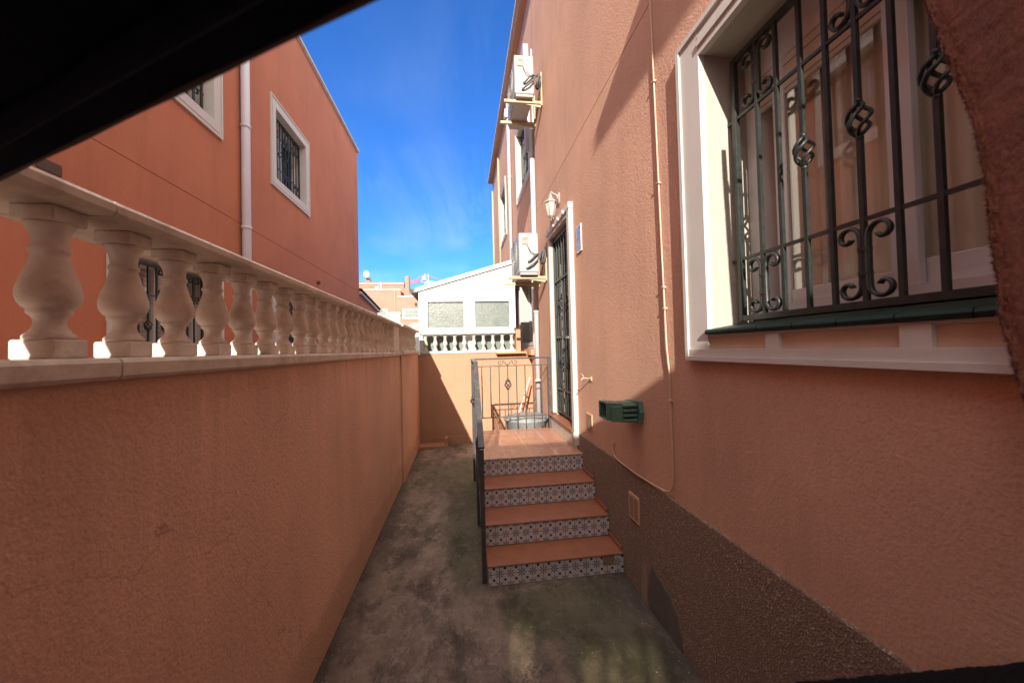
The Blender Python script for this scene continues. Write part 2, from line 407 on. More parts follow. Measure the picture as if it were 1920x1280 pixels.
def wall_face(mb, X, sgn, y0, y1, z0, z1, holes):
    """a wall face in the plane x=X looking towards sgn*x; holes = (ya, yb, za, zb, depth, backed)"""
    ys = sorted({y0, y1} | {min(max(t, y0), y1) for h in holes for t in h[:2]})
    zs = sorted({z0, z1} | {min(max(t, z0), z1) for h in holes for t in h[2:4]})
    for a, b in zip(ys, ys[1:]):
        for c, d in zip(zs, zs[1:]):
            ym, zm = (a+b)/2, (c+d)/2
            if any(h[0] < ym < h[1] and h[2] < zm < h[3] for h in holes): continue
            mb.add([(X,a,c),(X,b,c),(X,b,d),(X,a,d)], [(0,1,2,3)])
    for ya, yb, za, zb, dep, back in holes:
        if not back: continue
        Xb = X-sgn*dep
        for q in ([(X,ya,za),(Xb,ya,za),(Xb,ya,zb),(X,ya,zb)], [(X,yb,za),(Xb,yb,za),(Xb,yb,zb),(X,yb,zb)],
                  [(X,ya,za),(X,yb,za),(Xb,yb,za),(Xb,ya,za)], [(X,ya,zb),(X,yb,zb),(Xb,yb,zb),(Xb,ya,zb)]):
            mb.add(q, [(0,1,2,3)])
        if back: mb.add([(Xb,ya,za),(Xb,yb,za),(Xb,yb,zb),(Xb,ya,zb)], [(0,1,2,3)])

# ---- wrought iron pieces, all in a plane x = X
def c_scroll(mb, X, yc, z0, z1, side, w, th=.010, dp=.012):
    """a C shaped strip whose back lies against yc and whose curled ends point to side"""
    h = z1-z0; R = w*.40; pts = []
    def spiral(cz, up):
        out = []
        for k in range(19):
            t = k/18
            ang = PI*1.55*(1-t)*1.0
            rr = R*(.30+.70*(t))
            # from curl centre out to the back
            out.append((side*(R*1.15)-side*rr*math.cos(PI*1.85*(1-t)), up*rr*math.sin(PI*1.85*(1-t)), cz))
        return out
    top = [(X, yc+a, cz+b) for a, b, cz in spiral(z1-R*1.12, 1)]
    bot = [(X, yc+a, cz+b) for a, b, cz in spiral(z0+R*1.12, -1)]
    # leave the curl tangentially against the back
    mid = [(X, yc+side*R*.12, z0+h*q) for q in (.62, .5, .38)]
    mb.tube(top+mid+bot[::-1], 0, 6, True, flat=(dp*.6, th*.5))
def basket(mb, X, y, z, h=.10, r=.026, tw=1.1):
    for q in range(4):
        pts = []
        for k in range(13):
            t = k/12; a = q*PI/2+tw*PI*t; rr = r*math.sin(PI*t)**.8+.0015
            pts.append((X+rr*math.cos(a), y+rr*math.sin(a), z-h/2+h*t))
        mb.tube(pts, .0052*r/.024, 6)
    mb.lathe([(.006,0),(.010,.006),(.010,.012),(.006,.018)], X, y, z-h/2-.014, 8)
    mb.lathe([(.006,0),(.010,.006),(.010,.012),(.006,.018)], X, y, z+h/2-.004, 8)

def grille(parent, X, ya, yb, zb, zl, zu, zt, low=False, s=1., out=.0):
    """window guard: frame, four rows, scroll panels and baskets"""
    W = yb-ya
    fr = MB(); b = .022*s
    for y in (ya, yb): fr.box(X-b/2, X+b/2, y-b/2, y+b/2, zb-b/2, zt+b/2, .002)
    for z in (zb, zt): fr.box(X-b/2+.001, X+b/2-.001, ya+b/2, yb-b/2, z-b/2, z+b/2)
    for z in (zl, zu): fr.box(X-.005*s, X+.005*s, ya+b/2, yb-b/2, z-.006*s, z+.006*s)
    if out:   # anchors into the reveal
        for y, d in ((ya, -1), (yb, 1)):
            for z in (zl, zu): fr.box(X-.005, X+.005, y+d*b/2, y+d*out, z-.006, z+.006)
    root = fr.build('grille', 'iron', parent)
    k = W/.96; b2 = .013*s*k**.3
    ys = [.115, .206, .302, .391, .481, .571, .658, .754, .845]
    bars = MB()
    for i, t in enumerate(ys):
        y = ya+W*t/.96
        zz = (1.2*zl+.8*zu)/2 if False else (zl+zu)/2
        if i in (2, 4, 6):
            h = .10*s
            bars.box(X-b2/2, X+b2/2, y-b2/2, y+b2/2, zb, zz-h/2-.006); bars.box(X-b2/2, X+b2/2, y-b2/2, y+b2/2, zz+h/2+.006, zt)
            basket(bars, X, y, zz, h, .027*s)
        else:
            bars.box(X-b2/2, X+b2/2, y-b2/2, y+b2/2, zb, zt)
    scr = MB()
    for i in (0, 4, 8):
        y = ya+W*ys[i]/.96
        for (za, zc) in ((zb+b/2, zl-.006), (zu+.006, zt-b/2)):
            for sd in (-1, 1): c_scroll(scr, X, y+sd*b2*.5, za, zc, sd, .085*k, .013*s, .017*s)
            mid = (za+zc)/2
            for q in (-.035, .035): scr.box(X-.010, X+.010, y-.014, y+.014, mid+q-.005, mid+q+.005)
    # sub-parts would be one level too deep: bars and scrolls join the grille mesh
    me = root.data
    allmb = MB(); allmb.v = fr.v; allmb.f = fr.f; allmb.sm = fr.sm
    allmb.add(bars.v, []); o = len(allmb.v)-len(bars.v)
    for f, sm in zip(bars.f, bars.sm): allmb.f.append(tuple(i+o for i in f)); allmb.sm.append(sm)
    allmb.add(scr.v, []); o = len(allmb.v)-len(scr.v)
    for f, sm in zip(scr.f, scr.sm): allmb.f.append(tuple(i+o for i in f)); allmb.sm.append(sm)
    new = allmb.build('grille', 'iron', parent)
    bpy.data.objects.remove(root)
    return new

def window_frame(mb, X, sgn, oy0, oy1, oz0, oz1, iy0, iy1, iz0, iz1, pro=.02, lip=.02):
    """moulded surround: raised outer lip and a lower inner band, standing proud of the wall face"""
    a = X-sgn*.01
    def ring(o, i, p):
        mb.box(a, X+sgn*p, o[0], i[0], o[2], o[3])      # low y side, full height
        mb.box(a, X+sgn*p, i[1], o[1], o[2], o[3])
        mb.box(a, X+sgn*p, i[0], i[1], o[2], i[2])
        mb.box(a, X+sgn*p, i[0], i[1], i[3], o[3])
    m = (oy0+lip, oy1-lip, oz0+lip, oz1-lip)
    ring((oy0, oy1, oz0, oz1), m, pro)
    m2 = (m[0]+lip*1.4, m[1]-lip*1.4, m[2]+lip*1.4, m[3]-lip*1.4)
    ring(m, m2, pro*.55)
    ring(m2, (iy0, iy1, iz0, iz1), pro*.8)

def simple_window(house, X, sgn, oy0, oy1, oz0, oz1, band=.15, dep=.16, label=None, shutter=.45, grilled=True):
    """surround + reveal + pvc sash + shutter + guard; returns hole for the wall"""
    iy0, iy1, iz0, iz1 = oy0+band, oy1-band, oz0+band, oz1-band
    mb = MB(); window_frame(mb, X, sgn, oy0, oy1, oz0, oz1, iy0, iy1, iz0, iz1, .025, .022)
    w = mb.build('window', 'trim', house)
    r = MB()
    t = .004; xi = X-sgn*dep
    r.box(X-sgn*.0102, xi, iy0-.02, iy0, iz0-.02, iz1+.02); r.box(X-sgn*.0102, xi, iy1, iy1+.02, iz0-.02, iz1+.02)
    r.box(X-sgn*.0102, xi, iy0, iy1, iz1, iz1+.02); r.box(X-sgn*.0102, xi, iy0, iy1, iz0-.02, iz0)
    r.build('reveal', 'jamb' if sgn < 0 else 'trim', w)
    p = MB(); f = .05; ym = (iy0+iy1)/2; xa, xb = xi-sgn*.001, xi-sgn*.05
    for q in (iy0, ym-f/2, iy1-f): p.box(xa, xb, q, q+f, iz0, iz1)
    for a_, b_ in ((iy0+f, ym-f/2), (ym+f/2, iy1-f)):
        p.box(xa, xb, a_, b_, iz0, iz0+f); p.box(xa, xb, a_, b_, iz1-f, iz1)
    p.build('sash', 'pvc', w)
    gl = MB()
    gl.box(xi-sgn*.022, xi-sgn*.026, iy0+f, iy1-f, iz0+f, iz1-f); gl.build('pane', 'glass', w)
    if shutter:
        s_ = MB(); zz = iz1-(iz1-iz0)*shutter
        s_.box(xi-sgn*.06, xi-sgn*.075, iy0, iy1, zz, iz1); s_.build('shutter', 'shutter', w)
    bk = MB(); bk.box(xi-sgn*.25, xi-sgn*.26, iy0-.02, iy1+.02, iz0-.05, iz1+.05); bk.build('curtain', 'curtain', w)
    if grilled:
        H = iz1-iz0
        grille(w, X-sgn*(dep*.55), iy0+.035, iy1-.035, iz0+.03, iz0+.03+H*.235, iz1-.03-H*.235, iz1-.03, out=.035)
    if label: w['label'] = label
    return (iy0, iy1, iz0, iz1, dep, False)

# ------------------------------------------------------------------ ground
mb = MB(); mb.box(-150, 150, -60, 400, -.4, 0); tag(mb.build('ground', 'ground'), kind='structure')

# grit and crumbs lying on the concrete, thickest along the wall feet
m_g = MB(); rg = random.Random(11)
for k in range(900):
    y_ = 1.4+4.6*rg.random()**1.3; q = rg.random()
    x_ = (-.70+abs(rg.gauss(0, .05)) if q < .35 else 1.02-abs(rg.gauss(0, .06)) if q < .55 and y_ < 2.3 else rg.uniform(-.68, 1.0))
    if x_ > .10 and y_ > 2.36: x_ = rg.uniform(-.68, .08)
    r_ = rg.uniform(.0015, .0042); a_ = rg.random()*PI; pts_ = []
    for i in range(5): pts_.append((x_+r_*(1+.5*rg.random())*math.cos(a_+i*1.257), y_+r_*(1+.5*rg.random())*math.sin(a_+i*1.257), .0005))
    pts_.append((x_, y_, r_*.9)); m_g.add(pts_, [(i, (i+1) % 5, 5) for i in range(5)])
og = m_g.build('grit', plain('grit', (.34, .27, .22), .9, .5, 300)); og['kind'] = 'stuff'; og['label'] = 'grit and crumbs scattered over the mossy concrete passage'; og['category'] = 'grit'

# ------------------------------------------------------------------ right house
RX, RR = 1.05, 1.15          # main wall plane and the recessed far wall plane
ROOF = 7.10
rh = thing('terracotta_house', (2.5, 1.0, 0), 'pink terracotta house on the right with the door, steps and air conditioners', 'house')
holes_near = []
# big window opening and grille
WY0, WY1, WZ0, WZ1 = .40, 1.448, 1.557, 2.742
holes_near.append((WY0, WY1, WZ0, WZ1, .16, False))
DY0, DY1, DZ0, DZ1 = 3.43, 4.17, .745, 2.76
holes_near.append((DY0, DY1, DZ0, DZ1, .15, False))
holes_near.append((-9.0, 4.95, 3.354, 3.361, .008, True))
wmb = MB(); wall_face(wmb, RX, -1, -9., 4.95, 0., ROOF, holes_near)
far_w = []
def add_far_window(oy0, oy1, oz0, oz1, **k):
    far_w.append(simple_window(rh, RR, -1, oy0, oy1, oz0, oz1, band=.11, dep=.14, **k))
add_far_window(5.75, 7.15, 4.30, 5.72, label='upper window of the recessed wall behind the upper air conditioner', shutter=.3)
add_far_window(8.9, 10.1, 4.30, 5.72, label='farthest upper window of the recessed wall', shutter=.3)
add_far_window(5.75, 7.15, 1.50, 2.85, label='ground floor window of the recessed wall over a brick sill', shutter=.25, grilled=False)
wall_face(wmb, RR, -1, 4.95, 12.4, 0., ROOF, far_w+[(4.951, 12.39, 3.354, 3.361, .008, True)])
wmb.add([(RX,4.95,0),(RR,4.95,0),(RR,4.95,ROOF),(RX,4.95,ROOF)], [(0,1,2,3)])
wmb.add([(RR,12.4,0),(6,12.4,0),(6,12.4,ROOF),(RR,12.4,ROOF)], [(0,1,2,3)])
wmb.add([(RX,-9,0),(6,-9,0),(6,-9,ROOF),(RX,-9,ROOF)], [(0,1,2,3)])
wmb.add([(6,-9,0),(6,12.4,0),(6,12.4,ROOF),(6,-9,ROOF)], [(0,1,2,3)])
wmb.add([(RX,-9,ROOF),(6,-9,ROOF),(6,12.4,ROOF),(RX,12.4,ROOF)], [(0,1,2,3)])
wmb.build('wall', 'right', rh)
mb = MB(); mb.box(.99, 6.1, -9.05, 12.47, ROOF+.03, ROOF+.085); mb.box(1.02, 6.05, -9.02, 12.44, ROOF+.001, ROOF+.029)
mb.build('roof', 'roofedge', rh)
# dado
mb = MB(); mb.box(RX-.014, RX+.02, -3, 3.275, -.01, .722, .004)
dd = mb.build('dado', 'dado', rh)
mb = MB()
out = [(1.72,.0),(2.03,.0),(2.055,.05),(2.05,.10),(2.03,.15),(2.035,.19),(2.01,.23),(2.0,.27),(1.97,.262),(1.94,.235),(1.90,.238),(1.87,.215),(1.83,.222),(1.79,.19),(1.765,.165),(1.745,.12),(1.725,.07)]
mb.prism(out, 'x', RX-.019, RX-.013); mb.build('cement_patch', 'cement', dd)
mb = MB(); mb.prism([(2.061,0),(2.13,0),(2.12,.20),(2.07,.235),(2.062,.19)], 'x', RX-.020, RX-.013); mb.build('render_patch', 'concrete', dd)

# big window of the right house
w = MB()
a = RX+.01
OY0, OY1, OZ0, OZ1 = .25, 1.60, 1.43, 2.875
def fb(x, y0, y1, z0, z1, bev=.0): w.box(x, a, y0, y1, z0, z1, bev)
# far (deep y) stile with stepped section, near stile, head
for (ya, yb) in ((OY1-.022, OY1), (OY0, OY0+.022)): fb(RX-.026, ya, yb, OZ0, OZ1)
for (ya, yb) in ((WY1, OY1-.022), (OY0+.022, WY0)): fb(RX-.017, ya, yb, OZ0+.05, OZ1-.022)
fb(RX-.026, OY0+.022, OY1-.022, OZ1-.022, OZ1)
for i, (za, zb, p) in enumerate(((WZ1, WZ1+.035, .016), (WZ1+.035, WZ1+.06, .024), (WZ1+.06, WZ1+.085, .018), (WZ1+.085, OZ1-.022, .013))):
    fb(RX-p-.001, WY0, WY1, za, zb)
# lower band: bottom fillet, rail and dividers around recessed panels
fb(RX-.030, OY0+.022, OY1-.022, OZ0, OZ0+.018); fb(RX-.022, OY0+.022, OY1-.022, OZ0+.018, OZ0+.05)
for ya, yb in ((1.488, WY1+.08), (1.093, 1.146), (.691, .752), (WY0-.12, .345)):
    if ya > 1.4: continue
    fb(RX-.020, ya, yb, OZ0+.05, 1.532)
fb(RX-.016, OY0+.022, WY1, 1.532, 1.540)
bigw = w.build('window', 'trim', rh)
bigw['label'] = 'large ground floor window with a white surround, iron guard and green sill'
mb = MB(); mb.box(RX-.006, a, WY0-.05, WY1, OZ0+.05, 1.532); mb.build('panel', 'panel', bigw)
mb = MB(); xi = 1.21
mb.box(RX+.0102, xi+.2, WY1, WY1+.02, WZ0-.01, WZ1); mb.box(RX+.0102, xi+.2, WY0-.02, WY0, WZ0-.01, WZ1); mb.box(RX+.0102, xi+.2, WY0, WY1, WZ1+.0, WZ1+.02)
mb.build('reveal', 'jamb', bigw)
# green tiled sill, bull-nosed, as separate tiles in one mesh
mb = MB(); y = WY1-.001
k = 0
while y > WY0+.01:
    y2 = max(y-.139, WY0)
    prof = [(1.30, 1.602), (RX-.018, 1.5635), (RX-.028, 1.560), (RX-.033, 1.552), (RX-.030, 1.5415), (1.30, 1.5415)]
    mb.prism(prof, 'y', y, y2+.003, False); y = y2; k += 1
mb.build('sill', 'greentile', bigw)
g1 = grille(bigw, 1.165, .445, 1.405, 1.604, 1.85, 2.44, 2.685, out=.043)
# pvc sashes (sliding), shutter, glass, curtain
px = 1.25
mb = MB(); IT, IB = WZ1, 1.60
mb.box(px, px+.07, 1.385, WY1-.001, IB, IT); mb.box(px, px+.07, WY0+.001, .46, IB, IT)
mb.box(px, px+.07, .46, 1.385, IB, IB+.05); mb.box(px, px+.07, .46, 1.385, 2.60, IT)
# left (far) sash and right (near) sash
mb.box(px+.004, px+.03, 1.262, 1.315, IB+.051, 2.599, .002); mb.box(px+.004, px+.03, .862, .925, IB+.051, 2.599, .002)
mb.box(px+.005, px+.029, .926, 1.261, IB+.051, IB+.10, .002)
mb.box(px+.034, px+.06, .88, .935, IB+.051, 2.599, .002); mb.box(px+.034, px+.06, .461, .52, IB+.051, 2.599, .002)
mb.box(px+.035, px+.059, .521, .879, IB+.051, IB+.125, .002)
mb.build('sash', 'pvc', bigw)
mb = MB(); mb.box(px+.012, px+.013, .926, 1.261, IB+.101, 2.599); mb.box(px+.045, px+.046, .521, .879, IB+.126, 2.599)
mb.build('pane', 'glass', bigw)
mb = MB(); mb.box(px+.006, px+.02, .46, 1.385, 2.46, 2.598)
mb.build('shutter', 'shutter', bigw)
mb = MB(); n = 90; pts = []
for i in range(n+1):
    t = i/n; yy = .30+1.25*t
    pts.append((1.335+.0065*math.sin(yy*38)+.012*math.sin(yy*83+1), yy))
mb.add([(x_, y_, z_) for z_ in (1.4, 2.9) for x_, y_ in pts], [(i, i+1, n+2+i, n+1+i) for i in range(n)], True)
mb.build('curtain', 'curtain', bigw)
mb = MB()
mb.box(1.312, 1.320, 1.165, 1.185, 1.55, 2.9); mb.box(1.312, 1.320, .66, .69, 1.55, 2.9)
mb.build('inner_shutter', 'trim', bigw)

# door of the right house: surround, reveal, leaf, iron guard
d = MB(); fx = RX-.040
d.box(fx, a, 3.33, 3.40, .60, 2.80, .003); d.box(fx+.006, a, 3.40, DY0, .66, DZ1)
d.box(fx-.004, a, 3.325, 4.255, 2.801, 2.862, .003); d.box(fx+.010, a, 3.40, 4.18, DZ1, 2.80)
d.box(fx+.014, a, 4.18, 4.25, .76, 2.80, .003)
for k in range(4):
    yk = 3.50+.19*k
    d.prism([(yk-.022, 2.802), (yk+.022, 2.802), (yk+.012, 2.83), (yk, 2.842), (yk-.012, 2.83)], 'x', fx-.018, fx-.003)
door = d.build('door', 'trim', rh)
mb = MB(); mb.box(RX+.0102, RX+.16, DY1-.0, DY1+.02, DZ0, DZ1); mb.box(RX+.0102, RX+.16, DY0-.02, DY0, DZ0, DZ1); mb.box(RX+.0102, RX+.16, DY0, DY1, DZ1, DZ1+.02)
mb.build('reveal', 'jamb', door)
mb = MB(); mb.box(RX+.14, RX+.18, DY0, DY1, DZ0, DZ1)
for z0_, z1_ in ((.85, 1.25), (1.35, 2.1), (2.2, 2.6)): mb.box(RX+.13, RX+.141, 3.52, 4.08, z0_, z1_, .004)
mb.build('leaf', 'doorleaf', door)
mb = MB(); gx = RX+.03
for y_ in (DY0+.02, DY1-.02): mb.box(gx-.014, gx+.014, y_-.014, y_+.014, DZ0+.02, DZ1-.02)
for z_ in (DZ0+.05, 1.05, 1.62, 2.25, DZ1-.05): mb.box(gx-.012, gx+.012, DY0+.034, DY1-.034, z_-.011, z_+.011)
for k in range(1, 7):
    y_ = DY0+.02+(DY1-DY0-.04)*k/7
    mb.bar((gx, y_, DZ0+.05), (gx, y_, DZ1-.05), .014)
    if k in (2, 5): basket(mb, gx, y_, 1.35, .12, .028); basket(mb, gx, y_, 1.95, .12, .028)
for y_ in (DY0+.17, DY1-.17):
    for za, zb in ((1.065, 1.30), (2.02, 2.23), (DZ0+.07, 1.03)):
        for sd in (-1, 1): c_scroll(mb, gx, y_+sd*.007, za, zb, sd, .09)
mb.build('grille', 'iron', door)
mb = MB(); mb.tube([(gx-.01, 3.49, 1.60), (gx-.05, 3.49, 1.60), (gx-.055, 3.50, 1.60), (gx-.055, 3.60, 1.595)], .009, 8); mb.build('handle', 'grey', door)
mb = MB(); mb.box(.985, RX+.15, 3.335, 4.245, .725, .744, .004); mb.build('threshold', 'tread', door)

# vents
def vent(X, y0, y1, z0, z1, parent, label):
    m_ = MB(); m_.box(X-.008, X+.01, y0, y1, z0, z1, .002); v_ = m_.build('vent', 'ventgrille', parent, origin=(X, (y0+y1)/2, (z0+z1)/2)); v_['label'] = label
vent(RX-.014, 2.13, 2.265, .425, .585, rh, 'terracotta vent grille in the speckled dado')
vent(RX, 2.95, 3.085, .80, .945, rh, 'terracotta vent grille beside the door surround')

# ducts and pipes of the right house
def pipe(parent, pts, r, mat='pipe', collars=(), name='downpipe', flat=None, n=12):
    m_ = MB(); m_.tube(pts, r, n, True, flat); o_ = m_.build(name, mat, parent)
    if collars:
        for (x_, y_, z_) in collars:
            c_ = MB(); c_.lathe([(r*1.02,0),(r*1.18,.004),(r*1.18,.036),(r*1.02,.04)], x_, y_, z_, 14); c_.build('collar', mat, o_)
    return o_
pipe(rh, [(1.05, 5.14, .45), (1.05, 5.14, 3.1), (1.05, 5.14, 4.6)], .036, collars=[(1.05,5.14,1.03),(1.05,5.14,2.0),(1.05,5.14,3.0)])
mb = MB(); mb.box(.985, 1.062, 5.28, 5.36, 4.4, 5.98, .004); mb.build('duct', 'pipe', rh); mb = MB(); mb.box(1.083, 1.149, 5.22, 5.28, 4.65, 5.86, .004); mb.build('duct', 'pipe', rh)
pipe(rh, [(1.10, 7.9, 2.9), (1.10, 7.9, 6.5), (1.10, 7.9, 6.85)], .038, collars=[(1.10,7.9,3.3),(1.10,7.9,5.2)])
mb = MB(); mb.prism([(7.83,6.5),(7.97,6.5),(8.0,6.66),(7.80,6.66)], 'x', 1.02, 1.149); mb.build('rain_hopper', 'pipe', rh)
pipe(rh, [(1.12, 10.25, 2.9), (1.12, 10.25, 6.85)], .028, 'cream')
pipe(rh, [(1.12, 12.2, 2.9), (1.12, 12.2, 6.75)], .028, 'cream')
# brick sill under the far ground floor window and the tile ledge by it
mb = MB()
for k in range(10): mb.box(1.07, 1.149, 5.75+.14*k, 5.75+.14*k+.13, 1.40, 1.495, .004)
mb.build('brick_sill', 'brick', rh)

# small cables on the wall
mb = MB(); cx = RX-.009
pth = [(cx, 1.86, 5.2), (cx, 1.835, 3.38), (cx, 1.815, 2.6), (cx, 1.80, 1.97), (cx-.003, 1.78, 1.5), (cx, 1.768, 1.36), (cx, 1.765, 1.0), (cx, 1.762, .86),
       (cx, 1.765, .80), (cx-.004, 1.785, .757), (cx-.008, 1.83, .742), (cx-.012, 1.95, .735), (cx-.012, 2.15, .727), (cx-.010, 2.35, .731), (cx-.006, 2.47, .735), (cx-.004, 2.51, .752), (cx, 2.515, .80), (cx, 2.505, .835)]
mb.tube(pth, .0048, 7)
cb = mb.build('cable', 'cable'); tag(cb, 'thin painted cable running down the pink wall and along the dado', 'cable')
for z_, y_ in ((2.9,1.822),(2.35,1.808),(1.80,1.792),(1.69,1.788),(1.22,1.766)): 
    mb = MB(); mb.box(RX-.018, RX-.001, y_-.011, y_+.011, z_-.006, z_+.006, .002); mb.build('clip', 'cable', cb)

# air conditioners
def aircon(name, z0, label, grp):
    root = thing(name, (.82, 4.7, z0), label, 'air conditioner', grp)
    y0, y1, x0, x1, h = 4.35, 5.05, .70, .935, .50
    b_ = MB(); b_.box(x0, x1, y0, y1, z0+.03, z0+h, .008); b_.box(x0+.012, x1-.012, y0+.01, y1-.01, z0, z0+.03, .003)
    b_.build('case', 'white', root)
    p_ = MB(); p_.box(x0+.035, x0+.115, y0-.010, y0-.0005, z0+.36, z0+.455, .003); cv = p_.build('terminal_cover', 'panelgrey', root)
    p_ = MB(); p_.box(x0+.05, x0+.10, y0-.0135, y0-.0105, z0+.425, z0+.44); p_.build('recess', 'brick', cv)
    p_ = MB(); p_.box(x0+.140, x0+.180, y0-.003, y0-.0005, z0+.39, z0+.46); p_.build('rating_plate', 'grey', root)
    for (a_, c_) in ((.012,.48),(.22,.48),(.012,.25),(.22,.25),(.012,.05),(.22,.05),(.10,.06),(.14,.10),(.17,.06)): 
        s_ = MB(); s_.lathe([(.004,0),(.004,.004)], 0, 0, 0, 8)
        nv = 16
        for i in range(len(s_.v)-nv, len(s_.v)):
            vx, vy, vz = s_.v[i]; s_.v[i] = (x0+a_+vx, y0-.0005-vz, z0+c_+vy)
        s_.build('screw', 'grey', root)
    f_ = MB()          # fan guard on the alley side
    yc, zc = (y0+y1)/2-.06, z0+.26
    for r_ in (.06, .10, .14, .18, .21):
        f_.tube([(x0-.012, yc+r_*math.cos(2*PI*k/28), zc+r_*math.sin(2*PI*k/28)) for k in range(29)], .003, 5)
    for k in range(12):
        f_.tube([(x0-.010, yc+.03*math.cos(PI*k/6), zc+.03*math.sin(PI*k/6)), (x0-.010, yc+.21*math.cos(PI*k/6), zc+.21*math.sin(PI*k/6))], .003, 5)
    f_.build('fan_guard', 'grey', root)
    c_ = MB()
    c_.tube([(x0+.10, y0-.012, z0+.36), (x0+.108, y0-.03, z0+.33), (x0+.135, y0-.035, z0+.275), (x0+.18, y0-.02, z0+.245), (x0+.24, y0-.01, z0+.25), (x0+.30, y0+.03, z0+.27)], .006, 7)
    c_.build('power_cable', 'grey', root)
    c_ = MB()
    for i, (zz, dx) in enumerate(((.155, .115), (.075, .095))):
        c_.tube([(x0+dx, y0-.002, z0+zz), (x0+dx+.02, y0-.035, z0+zz+.01), (x0+.17, y0-.045, z0+zz+.05), (x0+.22, y0-.03, z0+zz+.09+.01*i), (x0+.255, y0-.01, z0+.24+.01*i), (x0+.29, y0+.03, z0+.29)], .0105, 8)
        c_.lathe([(.013,0),(.016,.004),(.016,.02),(.013,.024)], x0+dx, y0-.012, z0+zz-.012, 10)
    # loop of spare pipe by the wall
    c_.tube([(1.0+.02*math.cos(t*.5), y0+.06+.06*math.cos(t*.7), z0+.22+.075*math.sin(t*.7)) for t in range(20)], .010, 7)
    c_.build('refrigerant_pipe', 'cablegrey', root)
    for yb in (4.43, 4.86):
        q = MB(); q.box(.575, 1.045, yb-.018, yb+.018, z0-.040, z0-.004, .003); q.box(1.030, 1.049, yb-.020, yb+.020, z0-.06, z0+.36, .003)
        q.prism([(.80, z0-.041), (1.029, z0-.041), (1.029, z0-.075)], 'y', yb-.003, yb+.003)
        q.build('bracket', 'cream', root)
    for yb in (4.43, 4.86):
        for xx in (.73, .90): s_ = MB(); s_.lathe([(.016,0),(.014,.004)], xx, yb, z0-.0035, 10); s_.build('rubber_foot', 'dark', root)
    return root
aircon('air_conditioner', 2.385, 'white air conditioner on a bracket just beside the door', 'air conditioners on the pink wall')
aircon('air_conditioner', 4.545, 'white air conditioner on a bracket high under the roof edge', 'air conditioners on the pink wall')

# wall lantern
lt = thing('wall_lantern', (.965, 3.76, 2.85), 'old grey coach lantern on the wall beside the door top', 'lantern')
lx, ly, k = .955, 3.77, .9
def hexprof(prof, name, mat, n=6, smooth=False, par=lt):
    m_ = MB(); m_.lathe(prof, lx, ly, 0, n, smooth); return m_.build(name, mat, par)
hexprof([(.004, 3.125), (.010, 3.12), (.012, 3.105), (.018, 3.095), (.022, 3.07), (.060, 3.035), (.066, 3.03), (.066, 3.020), (.058, 3.018)], 'roof', 'lampstone')
hexprof([(.034, 2.885), (.054, 3.017)], 'glass', plain('cloudy lamp glass', (.50, .48, .40), .25, .1, 30))
m_ = MB()
for i in range(6):
    an = PI*i/3; m_.tube([(lx+.035*math.cos(an), ly+.035*math.sin(an), 2.885), (lx+.056*math.cos(an), ly+.056*math.sin(an), 3.018)], .0038, 5)
m_.build('glazing_bar', 'lampstone', lt)
hexprof([(.004, 2.835), (.007, 2.845), (.005, 2.852), (.018, 2.862), (.034, 2.878), (.037, 2.885), (.030, 2.886)], 'base', 'lampstone')
m_ = MB(); m_.tube([(lx, ly, 3.118), (lx+.01, ly, 3.135), (lx+.03, ly, 3.118), (lx+.05, ly, 3.112), (lx+.07, ly, 3.10), (lx+.078, ly, 3.075), (lx+.088, ly, 3.06)], [.008,.009,.009,.01,.011,.012,.014], 8)
m_.build('arm', 'lampstone', lt)
m_ = MB()
prof = [(.045, 0), (.045, .006), (.032, .014), (.018, .018)]
m_.lathe(prof, 0, 0, 0, 14)
m_.v = [(RX-.001-z_, ly+x_*.75, 3.07+y_*1.5) for x_, y_, z_ in m_.v]; m_.build('wall_plate', 'lampstone', lt)

# plaque
m_ = MB(); m_.box(-.010, .0, -.065, .065, -.118, .118, .002)
o_ = m_.build('wall_plaque', 'plaque'); o_.location = (RX-.001, 3.145, 2.458); tag(o_, 'blue and white glazed plaque fixed right of the door surround', 'plaque')

# pale metal hook
m_ = MB(); m_.box(RX-.012, RX-.001, 2.925, 2.955, 1.225, 1.26, .002); m_.tube([(RX-.01, 2.94, 1.245), (.975, 2.94, 1.25), (.965, 2.94, 1.245), (.963, 2.94, 1.228)], .006, 7)
m_.tube([(.985, 2.94, 1.25), (.975, 2.94, 1.272), (.962, 2.94, 1.288)], [.006, .004, .002], 6)
tag(m_.build('wall_hook', 'cream'), 'small cream metal hook on the wall above the green lamp', 'hook')
m_ = MB(); m_.box(RX-.03, RX-.001, 4.02, 4.07, 2.83, 3.02, .004); m_.box(RX-.034, RX-.029, 4.03, 4.06, 2.86, 2.98)
tag(m_.build('door_bell', 'cream'), 'small pale box on the wall between lantern and air conditioner', 'door bell')

